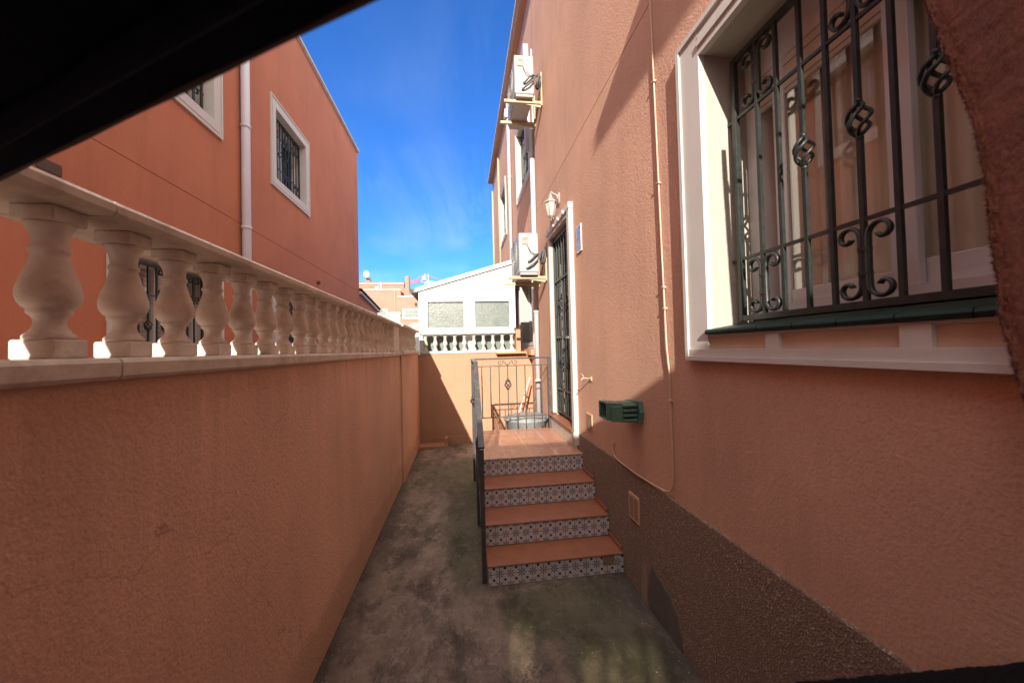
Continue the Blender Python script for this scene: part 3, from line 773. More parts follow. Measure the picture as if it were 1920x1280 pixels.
# green garden lamp on the wall
gl = thing('wall_lamp', (.95, 2.17, 1.10), 'green louvred lamp fixed low on the wall at the shadow edge', 'wall lamp')
m_ = MB()
m_.prism([(2.08, 1.045), (2.25, 1.04), (2.275, 1.10), (2.25, 1.165), (2.08, 1.172), (2.06, 1.11)], 'x', RX-.028, RX-.001)
m_.build('base', 'greenplastic', gl)
for i in range(4):
    m_ = MB(); m_.box(.935, RX-.029, 2.085, 2.120, 1.052+.029*i, 1.072+.029*i, .006); m_.build('louvre', 'greenplastic', gl)
m_ = MB()
m_.box(.945, RX-.028, 2.125, 2.225, 1.05, 1.162)
m_.build('housing', 'greenplastic', gl)
m_ = MB()   # open hood: a skewed tube with wall thickness
o1 = [(2.10, 1.052), (2.24, 1.052), (2.24, 1.163), (2.10, 1.163)]
def ringx(x_, sc, dz, y0=2.17, z0=1.107): return [(x_, y0+(p-2.17)*sc, z0+dz+(q-1.107)*sc) for p, q in o1]
A, B = ringx(.934, 1.0, 0), ringx(.838, .92, .012); C_, D = ringx(.838, .78, .012), ringx(.93, .8, 0)
vs = A+B+C_+D
fs = []
for r_ in range(3):
    for i in range(4):
        if r_ != 1 and i == 3 and False: continue
        fs.append((r_*4+i, r_*4+(i+1) % 4, r_*4+4+(i+1) % 4, r_*4+4+i))
m_.add(vs, fs); m_.box(.926, .934, 2.11, 2.23, 1.06, 1.155)
m_.build('hood', 'greenplastic', gl)
m_ = MB(); m_.box(.86, .93, 2.085, 2.10, 1.06, 1.15, .003); m_.build('side_flap', 'greenplastic', gl)

# ------------------------------------------------------------------ entrance steps
st = thing('entrance_steps', (.58, 3.3, 0), 'tiled entrance steps and landing against the pink house', 'steps')
SX0, SX1 = .135, 1.036
ry = [2.392, 2.625, 2.905, 3.192, 4.30]; rz = [0, .133, .283, .428, .573]
mb = MB()
for i in range(4):
    mb.box(SX0+.003, SX1, ry[i]+.012, ry[i+1]+.012 if i < 3 else 4.295, 0 if True else 0, rz[i+1]-.012)
mb.build('base', 'concrete', st)
for i in range(4):
    m_ = MB(); m_.box(0, SX1-SX0, 0, .011, 0, rz[i+1]-rz[i]-.012)
    o_ = m_.build('riser', 'riser', st); o_.location = Vector((SX0, ry[i], rz[i]+.0))-st.location
    if i == 0: o_['label'] = 'lowest riser with a broken tile near its right end'; low_riser = o_
for i in range(3):
    m_ = MB(); m_.box(0, SX1-SX0+.004, 0, ry[i+1]-ry[i]+.009, 0, .012, .004)
    o_ = m_.build('tread', 'tread', st); o_.location = Vector((SX0-.004, ry[i]-.010, rz[i+1]-.012))-st.location
m_ = MB(); m_.box(0, SX1-SX0+.004, 0, 4.30-ry[3]+.01, 0, .012, .004)
o_ = m_.build('landing_floor', 'landing', st); o_.location = Vector((SX0-.004, ry[3]-.010, rz[4]-.012))-st.location
m_ = MB(); m_.prism([(.76, .06), (.835, .055), (.84, .119), (.755, .119)], 'y', -.003, -.0005)
o_ = m_.build('broken_tile', 'concrete', low_riser); o_.location = (0, 0, 0)
# tiled face under the door threshold
m_ = MB(); m_.box(0, .86, 0, .02, 0, .150)
o_ = m_.build('door_riser', 'riserfade', st); o_.location = Vector((1.01, 4.24-.0, .5735))-st.location; o_.rotation_euler = (0, 0, -PI/2); o_['label'] = 'faded tile strip under the door'
m_ = MB(); m_.box(1.0, 1.036, 3.335, 3.375, .574, .724)
m_.build('threshold_end', 'jamb', st)
# sloping skirting between treads and wall
m_ = MB()
for i in range(3):
    m_.box(SX1-.012, SX1-.001, ry[i]+.012, ry[i+1]-.002, rz[i+1]+.0005, rz[i+1]+.030, .002)
m_.build('skirting', 'tread', st)

# railing
rl = thing('stair_railing', (.12, 3.3, 0), 'dark grey iron railing around the landing and down the steps', 'railing')
LX = .112; RT = 1.40; FY = 4.27
def part(mb_, name, par=rl, mat='rail'): return mb_.build(name, mat, par)
m_ = MB(); m_.box(LX-.019, LX+.019, 3.20, FY+.0, RT-.014, RT+.004, .003); m_.box(LX+.019, 1.03, FY-.019, FY+.015, RT-.014, RT+.004, .003)
m_.tube([(LX, 3.20, RT-.006), (LX, 2.43, .865)], 0, 4, False, flat=(.027, .012))
part(m_, 'handrail')
for p_, z0_, z1_ in (((LX, 2.44), -.01, .855), ((LX, 3.20), .02, RT-.012), ((LX, FY-.005), .02, RT-.015), ((1.005, FY-.002), .573, RT-.015)):
    m_ = MB(); m_.box(p_[0]-.014, p_[0]+.014, p_[1]-.014, p_[1]+.014, z0_, z1_, .002)
    part(m_, 'post')
m_ = MB()
m_.box(LX+.014, .99, FY-.007, FY+.005, 1.305, 1.315); m_.box(LX+.014, .99, FY-.007, FY+.005, .720, .730)
m_.box(LX-.006, LX+.006, 3.214, FY-.02, 1.305, 1.315); m_.box(LX-.006, LX+.006, 3.214, FY-.02, .620, .630)
m_.tube([(LX, 3.186, 1.30), (LX, 2.455, .775)], 0, 4, False, flat=(.008, .008)); m_.tube([(LX, 3.186, .63), (LX, 2.455, .155)], 0, 4, False, flat=(.008, .008))
part(m_, 'rail')
for k, xb in enumerate((.219, .318, .418, .518, .62, .72, .818, .915)):
    m_ = MB(); b_ = .0055
    if k == 3:
        m_.box(xb-b_, xb+b_, FY-b_, FY+b_, .731, 1.04); m_.box(xb-b_, xb+b_, FY-b_, FY+b_, 1.155, 1.33)
        m_.v = [(x_, y_-.001, z_) for x_, y_, z_ in m_.v]
        basket(m_, xb, FY, 1.097, .115, .034)
    else: m_.box(xb-b_, xb+b_, FY-b_-.001, FY+b_-.001, .731 if k < 4 else .60, 1.304)
    part(m_, 'baluster')
m_ = MB()
for sd in (-1, 1):
    pts = []
    c0 = (.518+sd*.088, 1.352)
    for i in range(22):
        t = i/21; an = -PI*2.0*t+PI*.9; rr = .010+.022*t
        pts.append((c0[0]-sd*rr*math.cos(an)*-1*1.0, FY, c0[1]+rr*math.sin(an)))
    pts += [(.518+sd*.055, FY, 1.372), (.518+sd*.035, FY, 1.352), (.518+sd*.008, FY, 1.318)]
    m_.tube(pts, .0045, 6)
part(m_, 'scroll')
for k in range(9):
    yb = 3.20+(FY-3.20)*(k+1)/10
    m_ = MB(); m_.box(LX-.0055, LX+.0055, yb-.0055, yb+.0055, .631, 1.304)
    if k == 4: basket(m_, LX, yb, 1.0, .115, .034)
    part(m_, 'baluster')
for k in range(6):
    t = (k+1)/7; yb = 3.20-.76*t
    m_ = MB(); m_.bar((LX, yb, .62-.485*t), (LX, yb, 1.31-.54*t), .011); part(m_, 'baluster')

# ------------------------------------------------------------------ left garden wall and balustrade
lw = thing('garden_wall', (-.81, 2, 0), 'long rendered garden wall along the left of the alley', 'wall')
m_ = MB(); m_.box(-.90, -.71, -4, 4.42, -.02, 1.458); m_.build('wall', 'left', lw)
m_ = MB(); m_.box(-.88, -.69, 4.428, 6.10, -.02, 1.468); m_.build('wall', 'left', lw)['label'] = 'farther length of the wall, standing slightly proud'
bl = thing('balustrade', (-.81, 2, 1.458), 'long cream stone balustrade on top of the left garden wall', 'balustrade')
def coping(y0, y1, xa, xb, z0, z1, name, jit=0):
    prof = [(xa-.0, z0), (xb-.006, z0), (xb, z0+.008), (xb+.001, z1-.010), (xb-.004, z1-.003), (xb-.012, z1), (xa+.012, z1), (xa+.003, z1-.004), (xa, z1-.012), (xa, z0+.006)]
    m_ = MB(); m_.prism(prof, 'y', y0+.002, y1-.002); return m_.build(name, 'stone_side', bl)
joints = [-1.5, -.72, .07, .862, 1.651, 2.44, 3.23, 4.06]
for a_, b_ in zip(joints, joints[1:]): coping(a_, b_, -.905, -.690, 1.4585, 1.503, 'base_rail')
coping(4.06, 4.44, -.905, -.688, 1.4585, 1.504, 'base_rail')
for a_, b_ in ((4.44, 5.28), (5.28, 6.02)): coping(a_, b_, -.885, -.668, 1.4685, 1.514, 'base_rail')
joints = [-1.5, -.63, .11, .851, 1.589, 2.33, 3.07, 3.81, 4.44]
for a_, b_ in zip(joints, joints[1:]): coping(a_, b_, -.905, -.690, 1.790, 1.823, 'handrail')
for a_, b_ in ((4.44, 5.25), (5.25, 6.02)): coping(a_, b_, -.885, -.668, 1.797, 1.831, 'handrail')
def baluster_mesh(h, w=.036):
    m_ = MB(); s_ = h/.286
    m_.box(-w, w, -w*.93, w*.93, 0, .036*s_, .003)
    pr = [(.033,.0365),(.0345,.040),(.034,.044),(.028,.050),(.0225,.060),(.0205,.068),(.0215,.076),(.0255,.083),(.0295,.086),(.030,.090),(.0285,.093),
          (.0345,.098),(.0400,.107),(.0425,.118),(.0420,.130),(.0390,.144),(.0340,.160),(.0290,.176),(.0255,.190),(.0240,.200),(.0270,.203),(.0278,.207),(.0262,.211),(.0235,.213),
          (.0232,.222),(.0250,.234),(.0290,.244),(.0335,.252),(.0345,.257)]
    m_.lathe([(r_*w/.036, z_*s_) for r_, z_ in pr], 0, 0, 0, 22)
    m_.box(-w, w, -w*.93, w*.93, .2575*s_, .286*s_, .003)
    return m_
b0 = baluster_mesh(.2865).build('baluster', 'stone', bl)
first = True
def put_baluster(proto, parent, x_, y_, z_):
    c_ = proto.copy(); COL.objects.link(c_); c_.parent = parent; c_.location = Vector((x_+random.uniform(-.002, .002), y_+random.uniform(-.003, .003), z_))-parent.location
    c_.rotation_euler = (0, 0, random.choice((0, PI))+random.uniform(-.05, .05)); return c_
b0.location = Vector((-.776, .818, 1.5032))-bl.location
y_ = .818-.1555
while y_ > -.4: put_baluster(b0, bl, -.776, y_, 1.5032); y_ -= .1555
y_ = .818+.1555
while y_ < 4.02: put_baluster(b0, bl, -.776, y_, 1.5032); y_ += .1555
y_ = 4.52
while y_ < 6.0: 
    c_ = put_baluster(b0, bl, -.756, y_, 1.5142); c_.scale = (1, 1, .2825/.2865); y_ += .148
m_ = MB(); m_.box(-.84, -.715, 4.09, 4.43, 1.5045, 1.7895, .004); m_.build('pier', 'stone', bl)

# end wall with white balustrade
ew = thing('end_wall', (.1, 6.2, 0), 'sunlit orange wall closing the far end of the alley', 'wall')
m_ = MB(); m_.box(-.95, 1.149, 6.10, 6.28, -.02, 1.452); m_.box(.885, .96, 6.04, 6.28, 1.453, 1.86); m_.build('wall', 'end', ew)
m_ = MB(); m_.box(-.689, 1.03, 6.088, 6.10, -.02, .125, .003); m_.build('skirting', 'end', ew)
m_ = MB(); m_.box(.55, 1.04, 5.97, 6.099, 1.43, 1.462, .004); m_.build('tile_ledge', 'brick', ew)
bl2 = thing('balustrade', (.1, 6.17, 1.452), 'short white balustrade on the end wall before the conservatory', 'balustrade')
m_ = MB(); m_.box(-.664, .884, 6.085, 6.27, 1.4525, 1.500, .008); m_.build('base_rail', 'whitestone', bl2)
m_ = MB(); m_.box(-.664, .884, 6.085, 6.27, 1.762, 1.805, .008); m_.build('handrail', 'whitestone', bl2)
bw = baluster_mesh(.2615, .034).build('baluster', 'whitestone', bl2)
xs = [-.583+.1565*k for k in range(10)]
bw.location = Vector((xs[0], 6.165, 1.5003))-bl2.location
for x_ in xs[1:]: put_baluster(bw, bl2, x_, 6.165, 1.5003)

# low kerb step in the far left corner
m_ = MB(); m_.box(-.69, -.30, 5.86, 6.087, .0, .045, .006); m_.box(-.30, -.24, 5.93, 6.087, .0, .14, .004)
tag(m_.build('corner_kerb', 'wood'), 'low reddish kerb in the shaded corner at the alley end', 'kerb')

# tub and boards behind the landing
tb = thing('plastic_tub', (.78, 4.78, 0), 'grey plastic tub standing on the ground behind the landing', 'tub')
m_ = MB(); m_.lathe([(.20,0),(.215,.02),(.255,.60),(.275,.615),(.285,.635),(.28,.65),(.268,.652),(.262,.645),(.25,.60),(.235,.25)], .78, 4.63, 0, 36); m_.build('body', 'basin', tb)
m_ = MB(); m_.lathe([(.262,.646),(.245,.668),(.20,.678),(.05,.684),(.01,.684)], .78, 4.63, 0, 36); m_.build('lid', 'basin', tb)
def board(p0, p1, wdt, th, mat, name, label, cat='board'):
    m_ = MB(); p0, p1 = Vector(p0), Vector(p1); m_.tube([p0, p1], 0, 4, False, flat=(th*.7, wdt*.7))
    o_ = m_.build(name, mat); tag(o_, label, cat); return o_
board((.76, 5.55, .0), (1.09, 5.90, .98), .10, .016, 'wood', 'wooden_board', 'brown wooden board leaning in the corner behind the tub')
board((.62, 5.45, .0), (1.04, 5.75, 1.05), .07, .014, 'whitewood', 'painted_board', 'white painted board leaning beside the brown one')

# ------------------------------------------------------------------ conservatory
cv = thing('conservatory', (.1, 7.6, 1.4), 'white conservatory with sloping roof behind the end wall', 'conservatory')
CY = 6.34
m_ = MB()
m_.box(-.70, -.575, CY, CY+.08, 0, 2.43); m_.box(.845, .93, CY, CY+.08, 0, 2.43); m_.box(-.575, .845, CY, CY+.08, 2.35, 2.43)
m_.box(.068, .213, CY, CY+.08, 0, 2.35); m_.box(-.575, .068, CY, CY+.08, 1.80, 1.862); m_.box(.213, .845, CY, CY+.08, 1.80, 1.862)
m_.box(-.70, -.62, CY+.08, 9.2, 0, 2.43); 
m_.build('frame', 'annex', cv)
for xa, xb in ((-.575, .068), (.213, .845)):
    m_ = MB(); m_.box(xa, xa+.022, CY-.012, CY-.001, 1.862, 2.35); m_.box(xb-.022, xb, CY-.012, CY-.001, 1.862, 2.35)
    m_.box(xa+.022, xb-.022, CY-.012, CY-.001, 1.862, 1.884); m_.box(xa+.022, xb-.022, CY-.012, CY-.001, 2.328, 2.35)
    s_ = m_.build('sash', 'pvc', cv)
    m_ = MB(); m_.box(xa, xb, CY+.03, CY+.035, 1.862, 2.35); m_.build('pane', 'frosted', s_)
    m_ = MB(); m_.box(xa, xb, CY+.03, CY+.035, 1.2, 1.80); m_.build('lower_pane', 'frosted', s_)
m_ = MB(); m_.prism([(-.70, 2.431), (.93, 2.431), (.93, 2.98), (-.70, 2.50)], 'y', CY+.002, CY+.06); m_.build('gable_panel', 'annex', cv)
m_ = MB(); m_.box(-.70, .93, CY-.006, CY+.001, 2.425, 2.437); m_.build('cover_strip', 'grey', cv)
m_ = MB()
m_.prism([(-.79, 2.474), (1.14, 3.045), (1.14, 3.115), (-.77, 2.548), (-.80, 2.53)], 'y', CY-.035, 9.3); m_.build('roof', 'annex', cv)
m_ = MB(); m_.prism([(-.70, 2.490), (1.14, 3.035), (1.14, 3.045), (-.70, 2.500)], 'y', CY-.008, CY-.0); m_.build('roof_seal', 'grey', cv)
m_ = MB(); m_.tube([(-.81, CY-.03, 2.505), (-.81, 9.2, 2.50)], .032, 8); m_.build('gutter', 'annex', cv)

# ------------------------------------------------------------------ left neighbour house
LXW = -2.80
lh = thing('neighbour_house', (-5, 5, 0), 'terracotta house on the left with a white downpipe and two storeys of barred windows', 'house')
H = []
H.append(simple_window(lh, LXW, 1, 5.97, 7.40, 4.08, 5.49, .155, .17, 'upper barred window right of the downpipe', .15))
H.append(simple_window(lh, LXW, 1, 3.38, 4.815, 4.08, 5.49, .155, .17, 'upper barred window left of the downpipe', .15))
H.append(simple_window(lh, LXW, 1, 3.36, 4.80, 1.05, 2.56, .155, .17, 'lower barred window with closed white shutter left of the downpipe', .98))
H.append(simple_window(lh, LXW, 1, 5.97, 7.40, 1.05, 2.56, .155, .17, 'lower barred window right of the downpipe', .5))
H.append((-4.0, 10.8, 3.207, 3.215, .008, True)); H2 = [(5.337, 5.345, 3.22, 7.1, .008, True), (5.337, 5.345, 0, 3.2, .008, True)]
wm = MB(); wall_face(wm, LXW, 1, -4.0, 10.8, 0, 7.13, H+H2)
for q in ([(LXW,-4.0,0),(-9,-4.0,0),(-9,-4.0,7.13),(LXW,-4.0,7.13)], [(LXW,10.8,0),(-9,10.8,0),(-9,10.8,7.13),(LXW,10.8,7.13)],
          [(-9,-4.0,0),(-9,10.8,0),(-9,10.8,7.13),(-9,-4.0,7.13)], [(LXW,-4.0,7.13),(-9,-4.0,7.13),(-9,10.8,7.13),(LXW,10.8,7.13)]): wm.add(q, [(0,1,2,3)])
wm.build('wall', 'house', lh)
m_ = MB(); m_.box(-9.1, LXW+.05, -4.05, 10.87, 7.155, 7.20); m_.box(-9.05, LXW+.025, -4.02, 10.84, 7.131, 7.154); m_.build('roof', 'roofedge', lh)
pipe(lh, [(LXW+.06, 5.215, .0), (LXW+.06, 5.215, 3.9), (LXW+.06, 5.215, 7.05)], .052, 'pipelav', collars=[(LXW+.06,5.215,z_) for z_ in (1.2, 3.14, 4.47, 5.9)], name='downpipe')
m_ = MB(); m_.box(LXW, LXW+.010, 2.86, 3.02, 2.80, 2.88, .002); v_ = m_.build('vent', 'ventdark', lh)
m_ = MB(); m_.tube([(LXW, 7.76, 2.91), (LXW+.05, 7.76, 2.91)], .035, 10); m_.build('overflow_spout', 'ventdark', lh)
# lower wing beyond it
lo = thing('house_annex', (-4, 12, 0), 'low terracotta annex with old tiled roof beyond the left house', 'annex')
m_ = MB(); m_.prism([(10.802, 0), (13.1, 0), (13.1, 2.90), (10.802, 3.18)], 'x', -7, LXW-.005); m_.build('wall', 'house', lo)
m_ = MB(); m_.prism([(10.802, 3.15), (13.15, 2.86), (13.15, 2.93), (10.802, 3.22)], 'x', LXW-.02, LXW+.06); m_.build('fascia', 'trim', lo)
m_ = MB()
for j in range(7):
    t0 = j/7; ya = 10.802+2.5*t0; za = 3.23-.30*t0
    for i in range(16):
        xc = LXW+.02-i*.17
        arc = [(xc+.085*math.cos(PI*k/6), .06*math.sin(PI*k/6)) for k in range(7)]
        arc2 = [(xc+.068*math.cos(PI*k/6), .045*math.sin(PI*k/6)) for k in range(6, -1, -1)]
        n0 = len(m_.v); pr = arc+arc2; L_ = len(pr)
        vs = [(p_, ya, za+q_+.02) for p_, q_ in pr]+[(p_, ya+.40, za-.048+q_+.0) for p_, q_ in pr]
        m_.add(vs, [(k, (k+1) % L_, L_+(k+1) % L_, L_+k) for k in range(L_)]+[tuple(range(L_))[::-1], tuple(range(L_, 2*L_))])
m_.prism([(10.802, 3.221), (13.30, 2.921), (13.30, 2.931), (10.802, 3.235)], 'x', -6, LXW+.05)
m_.build('roof', 'rooftile', lo)

# ------------------------------------------------------------------ white gate piers beyond the wall
def pier(x0, x1, y, zt, label):
    root = thing('gate_pier', ((x0+x1)/2, y, 0), label, 'pier', 'white piers beyond the garden wall')
    m_ = MB(); m_.box(x0+.02, x1-.02, y, y+.28, 0, zt-.20, .004); m_.build('shaft', 'whitestone', root)
    m_ = MB(); m_.box(x0-.02, x1+.02, y-.05, y+.33, zt-.20, zt-.06, .03); m_.box(x0+.04, x1-.04, y, y+.28, zt-.06, zt, .02); m_.build('cap', 'whitestone', root)
pier(-4.13, -3.45, 22.0, 3.80, 'taller white pier beyond the garden wall')
pier(-2.96, -2.45, 22.0, 3.14, 'shorter white pier beside the conservatory')

# ------------------------------------------------------------------ far houses, crane
fh = thing('far_house', (-6, 37, 0), 'pale orange house with roof terraces in the distance', 'house')
m_ = MB(); m_.box(-14, -1.0, 35, 44, 0, 6.55); m_.box(-14, -5.45, 35.02, 44, 6.55, 7.14); m_.build('wall', 'far', fh)
m_ = MB(); m_.box(-12.5, -5.40, 36.6, 44, 7.14, 8.05); m_.build('upper_storey', 'far', fh)
m_ = MB(); m_.box(-5.39, -4.75, 36.5, 36.8, 6.62, 7.6); m_.prism([(-5.12, 6.62), (-4.72, 6.62), (-4.78, 8.6), (-5.10, 8.45)], 'y', 35.4, 36.2); m_.box(-4.72, -4.5, 35.5, 36.4, 6.62, 7.2); m_.build('parapet', 'far', fh)
m_ = MB(); m_.box(-14.1, -5.43, 34.95, 35.05, 7.141, 7.24); m_.box(-5.75, -.95, 34.95, 35.05, 6.551, 6.64); m_.box(-12.6, -5.35, 36.5, 36.62, 7.99, 8.10); m_.build('coping', 'trim', fh)
m_ = MB()
for i in range(36):
    xa = -12.5+.2*i
    m_.prism([(xa, 8.101), (xa+.19, 8.101), (xa+.15, 8.22), (xa+.04, 8.22)], 'y', 36.45, 40)
m_.build('roof_tiles', 'rooftile', fh)
for (xa, xb, za, zb) in ((-7.50, -6.6, 4.0, 5.42), (-5.3, -2.9, 4.5, 5.42)):
    m_ = MB(); 
    m_.box(xa, xb, 34.93, 34.999, za, za+.12); m_.box(xa, xb, 34.93, 34.999, zb-.12, zb); m_.box(xa, xa+.14, 34.93, 34.999, za+.12, zb-.12); m_.box(xb-.14, xb, 34.93, 34.999, za+.12, zb-.12)
    w_ = m_.build('window', 'trim', fh)
    m_ = MB(); m_.box(xa+.14, xb-.14, 34.985, 34.995, za+.12, zb-.12); m_.build('pane', 'frosted', w_)
    m_ = MB(); n_ = int((xb-xa-.28)/.13)
    for i in range(1, n_): m_.box(xa+.14+.13*i-.012, xa+.14+.13*i+.012, 34.95, 34.97, za+.12, zb-.12)
    m_.box(xa+.14, xb-.14, 34.945, 34.95, (za+zb)/2-.02, (za+zb)/2+.02); m_.build('guard', 'grey', w_)
m_ = MB(); m_.tube([(-5.95, 34.94, 3.0), (-5.95, 34.94, 7.1)], .05, 8); m_.build('downpipe', 'brick', fh)
m_ = MB(); m_.box(-4.2, -4.02, 34.8, 34.99, 5.75, 6.0, .03); m_.build('lamp', 'ventdark', fh)
m_ = MB(); m_.tube([(-10.5, 36, 8.0-.35), (-8.0, 36, 7.95-.3)], .05, 6); m_.tube([(-8.0, 36, 7.2), (-8.0, 36, 7.65)], .05, 6); m_.build('pergola_beam', 'wood', fh)
m_ = MB(); m_.box(-7.8, -7.45, 35.4, 35.7, 7.25, 7.6, .02); m_.box(-7.35, -7.2, 35.4, 35.7, 7.25, 7.95, .02); m_.build('terrace_unit', 'white', fh)
m_ = MB(); m_.box(-9.1, -8.7, 37.5, 38, 8.1, 8.75); m_.build('chimney', 'far', fh)
m_ = MB(); m_.lathe([(.03,0),(.22,.05),(.36,.14),(.37,.15),(.22,.07),(.02,.02)], 0, 0, 0, 18)
m_.v = [(-8.95+x_*.8, 37.3-z_, 9.05+y_) for x_, y_, z_ in m_.v]; m_.tube([(-8.95, 37.4, 9.0), (-8.9, 37.6, 8.7)], .03, 6)
tag(m_.build('satellite_dish', 'white'), 'white satellite dish on the far house chimney', 'satellite dish')

cr = thing('tower_crane', (-13, 112, 0), 'distant red and white tower crane beyond the roofs', 'crane')
m_ = MB()
def lattice(m_, p0, p1, wd, n_, r_=.14):
    p0, p1 = Vector(p0), Vector(p1); d_ = (p1-p0)/n_; up = Vector((0,0,wd)) if abs((p1-p0).z) < 3 else Vector((wd,0,0))
    m_.tube([p0, p1], r_, 4); m_.tube([p0+up, p1+up], r_, 4)
    for i in range(n_): m_.tube([p0+d_*i, p0+d_*(i+.5)+up], r_*.7, 4); m_.tube([p0+d_*(i+.5)+up, p0+d_*(i+1)], r_*.7, 4)
m_.build('empty', 'red', cr) if False else None
m1 = MB(); lattice(m1, (-15.6, 110, 21.0), (-11.4, 110, 21.7), .6, 6, .16); m1.build('jib', 'red', cr)
m1 = MB(); lattice(m1, (-11.4, 110, 21.7), (-4, 110, 20.6), .6, 10, .09); m1.build('jib', 'whitestone', cr)
m1 = MB(); lattice(m1, (-10.2, 110, 0), (-10.2, 110, 24), 1., 20, .10); m1.build('mast', 'whitestone', cr)
m1 = MB(); m1.tube([(-10.2, 110, 24), (-4, 110, 21.4)], .09, 4); m1.tube([(-10.2, 110, 24), (-13.5, 110, 22.0)], .09, 4); m1.build('tie', 'red', cr)
m1 = MB(); m1.box(-11, -10, 109.3, 110, 22.0, 23.2, .1); m1.build('cab', 'white', cr)

# ------------------------------------------------------------------ behind the camera: unseen blockers placed to throw the shade
SX, SY, SZ = .20, 1.0, -.4347
# unseen wall added to block the sun; its flat top shades steps and ground
yb = -3.0; zt = 1.39+.4347*(1.73-yb)
oh = thing('sun_blocker', (-.8, -3.2, 0), 'unseen wall added behind the viewer, its flat top shading the steps', 'sun_blocker')
m_ = MB()
# two openings cut in the added wall to throw sun patches on the ground
holes = [(-.44, -.03, 1.985, 2.145), (-.79, -.65, 2.05, 2.25)]
xs_ = sorted({-1.45, 1.049} | {h[0] for h in holes} | {h[1] for h in holes}); zs_ = sorted({0, zt} | {h[2] for h in holes} | {h[3] for h in holes})
for a_, b_ in zip(xs_, xs_[1:]):
    for c_, d_ in zip(zs_, zs_[1:]):
        xm, zm = (a_+b_)/2, (c_+d_)/2
        if any(h[0] < xm < h[1] and h[2] < zm < h[3] for h in holes): continue
        m_.box(a_, b_, yb-.12, yb, c_, d_)
m_.build('wall', 'right', oh)
m_ = MB()
for k in range(4): m_.tube([(-.38+.1*k+.015, yb-.06, 1.985), (-.27+.1*k-.015, yb-.06, 2.145)], .012, 6)
m_.build('bars', 'iron', oh)  # slanted bars added to stripe the sun patches
m_ = MB()
m_.box(-.44, -.03, yb-.10, yb-.097, 1.985, 2.145); m_.box(-.79, -.65, yb-.10, yb-.097, 2.05, 2.25); m_.build('pane', 'tint', oh)  # tinted pane added to dim those patches

# unseen slab on the right house, placed to cast the upper wall shadow
yc = -1.0; dy_ = 2.73-yc; bz = 3.0+.4347*dy_; bx = RX-SX*dy_
m_ = MB(); m_.box(bx, RX-.001, -5.5, yc, bz, bz+.14, .004)
bal = m_.build('shade_slab', 'right', rh); bal['label'] = 'unseen slab on the pink house behind the viewer, placed to shade the wall'

# ------------------------------------------------------------------ black awning overhead
aw = thing('black_awning', (.4, -.3, 1.7), 'black fabric awning crossing the upper left corner overhead', 'awning')
E0 = Vector((-.0544, .256, 1.74)); E1 = Vector((-.594, .567, 1.74))
dE = (E1-E0); P_right = E0-dE*1.28; P_left = E1+dE*.09
back = Vector((-.02, -1, .02)).normalized()*.42
nx, nb = 40, 12; vs = []
for j in range(nb+1):
    for i in range(nx+1):
        p = P_right.lerp(P_left, i/nx)+back*(j/nb)
        sag = .012*math.sin(PI*j/nb)+.0025*math.sin(i*1.3)*(j > 0)
        vs.append((p.x, p.y, p.z-sag*(j > 0)))
m_ = MB(); W_ = nx+1
fs = [(j*W_+i, j*W_+i+1, (j+1)*W_+i+1, (j+1)*W_+i) for j in range(nb) for i in range(nx)]
m_.add(vs, fs, True)
top = [(x_, y_, z_+.006) for x_, y_, z_ in vs]; m_.add(top, fs, True)
m_.build('fabric', 'black', aw)
m_ = MB(); m_.tube([P_right.lerp(P_left, i/40)+Vector((0, 0, .003+.0006*math.sin(i*1.1))) for i in range(41)], .0042, 8); m_.build('binding', 'binding', aw)
m_ = MB(); q0 = P_right+back*.1+Vector((0,0,.02)); 
m_.tube([P_right+back*.12+Vector((0,0,-.006)), P_left+back*.12+Vector((0,0,-.006))], .011, 8)
m_.tube([P_right+Vector((0,0,.012)), P_right+back+Vector((0,0,.012))], .014, 8)
m_.tube([(P_right.x, P_right.y, P_right.z+.01), (RX-.005, P_right.y-.0, P_right.z-.05)], .014, 8)
m_.build('rod', 'black', aw)

# rust terry cloth hanging at the near side of the window
cl = thing('terry_cloth', (.97, .4, 1.2), 'rust coloured terry cloth hanging in front of the near end of the window', 'cloth')
edge = [(2.62, .700), (2.40, .662), (2.189, .623), (2.10, .602), (2.006, .583), (1.90, .560), (1.792, .548), (1.675, .545), (1.62, .541), (1.568, .536), (1.53, .538), (1.492, .531), (1.44, .524), (1.40, .516), (1.34, .497), (1.26, .470), (1.20, .455), (1.12, .44)]
edge = [(1.5+(a_-1.5)*1.048, b_*1.048) for a_, b_ in edge]
def edge_y(z):
    for (za, ya), (zb_, yb_) in zip(edge, edge[1:]):
        if zb_ <= z <= za: t = (z-zb_)/(za-zb_); return yb_+(ya-yb_)*t
    return edge[-1][1]
nz_, ny_ = 240, 110; vs = []; front = []; backv = []
from mathutils import noise as mn
for j in range(nz_+1):
    z = 2.65-1.45*j/nz_; ye = edge_y(z)+.004*mn.noise(Vector((z*22, 0, 3)))+.0035*mn.noise(Vector((z*70, 1, 3)))+.002*mn.noise(Vector((z*190, 1, 8)))
    for i in range(ny_+1):
        t = i/ny_; y_ = ye-t*.21
        fold = .022*math.sin(t*21+z*1.1)*min(1, t*5)+.010*math.sin(t*9-z*3)
        hem = .007*math.exp(-((t-.035)/.022)**2)*(1+.5*mn.noise(Vector((z*60, t*40, 0))))
        fz = .0011*mn.noise(Vector((y_*95, z*95, 1)))+.0006*mn.noise(Vector((y_*260, z*260, 4)))
        lean = -.25*t*.21
        front.append((.994+lean+fold*.04-hem+fz, y_, z))
        backv.append((.994+lean+fold*.04+.012, y_, z))
W_ = ny_+1
fs = [(j*W_+i, j*W_+i+1, (j+1)*W_+i+1, (j+1)*W_+i) for j in range(nz_) for i in range(ny_)]
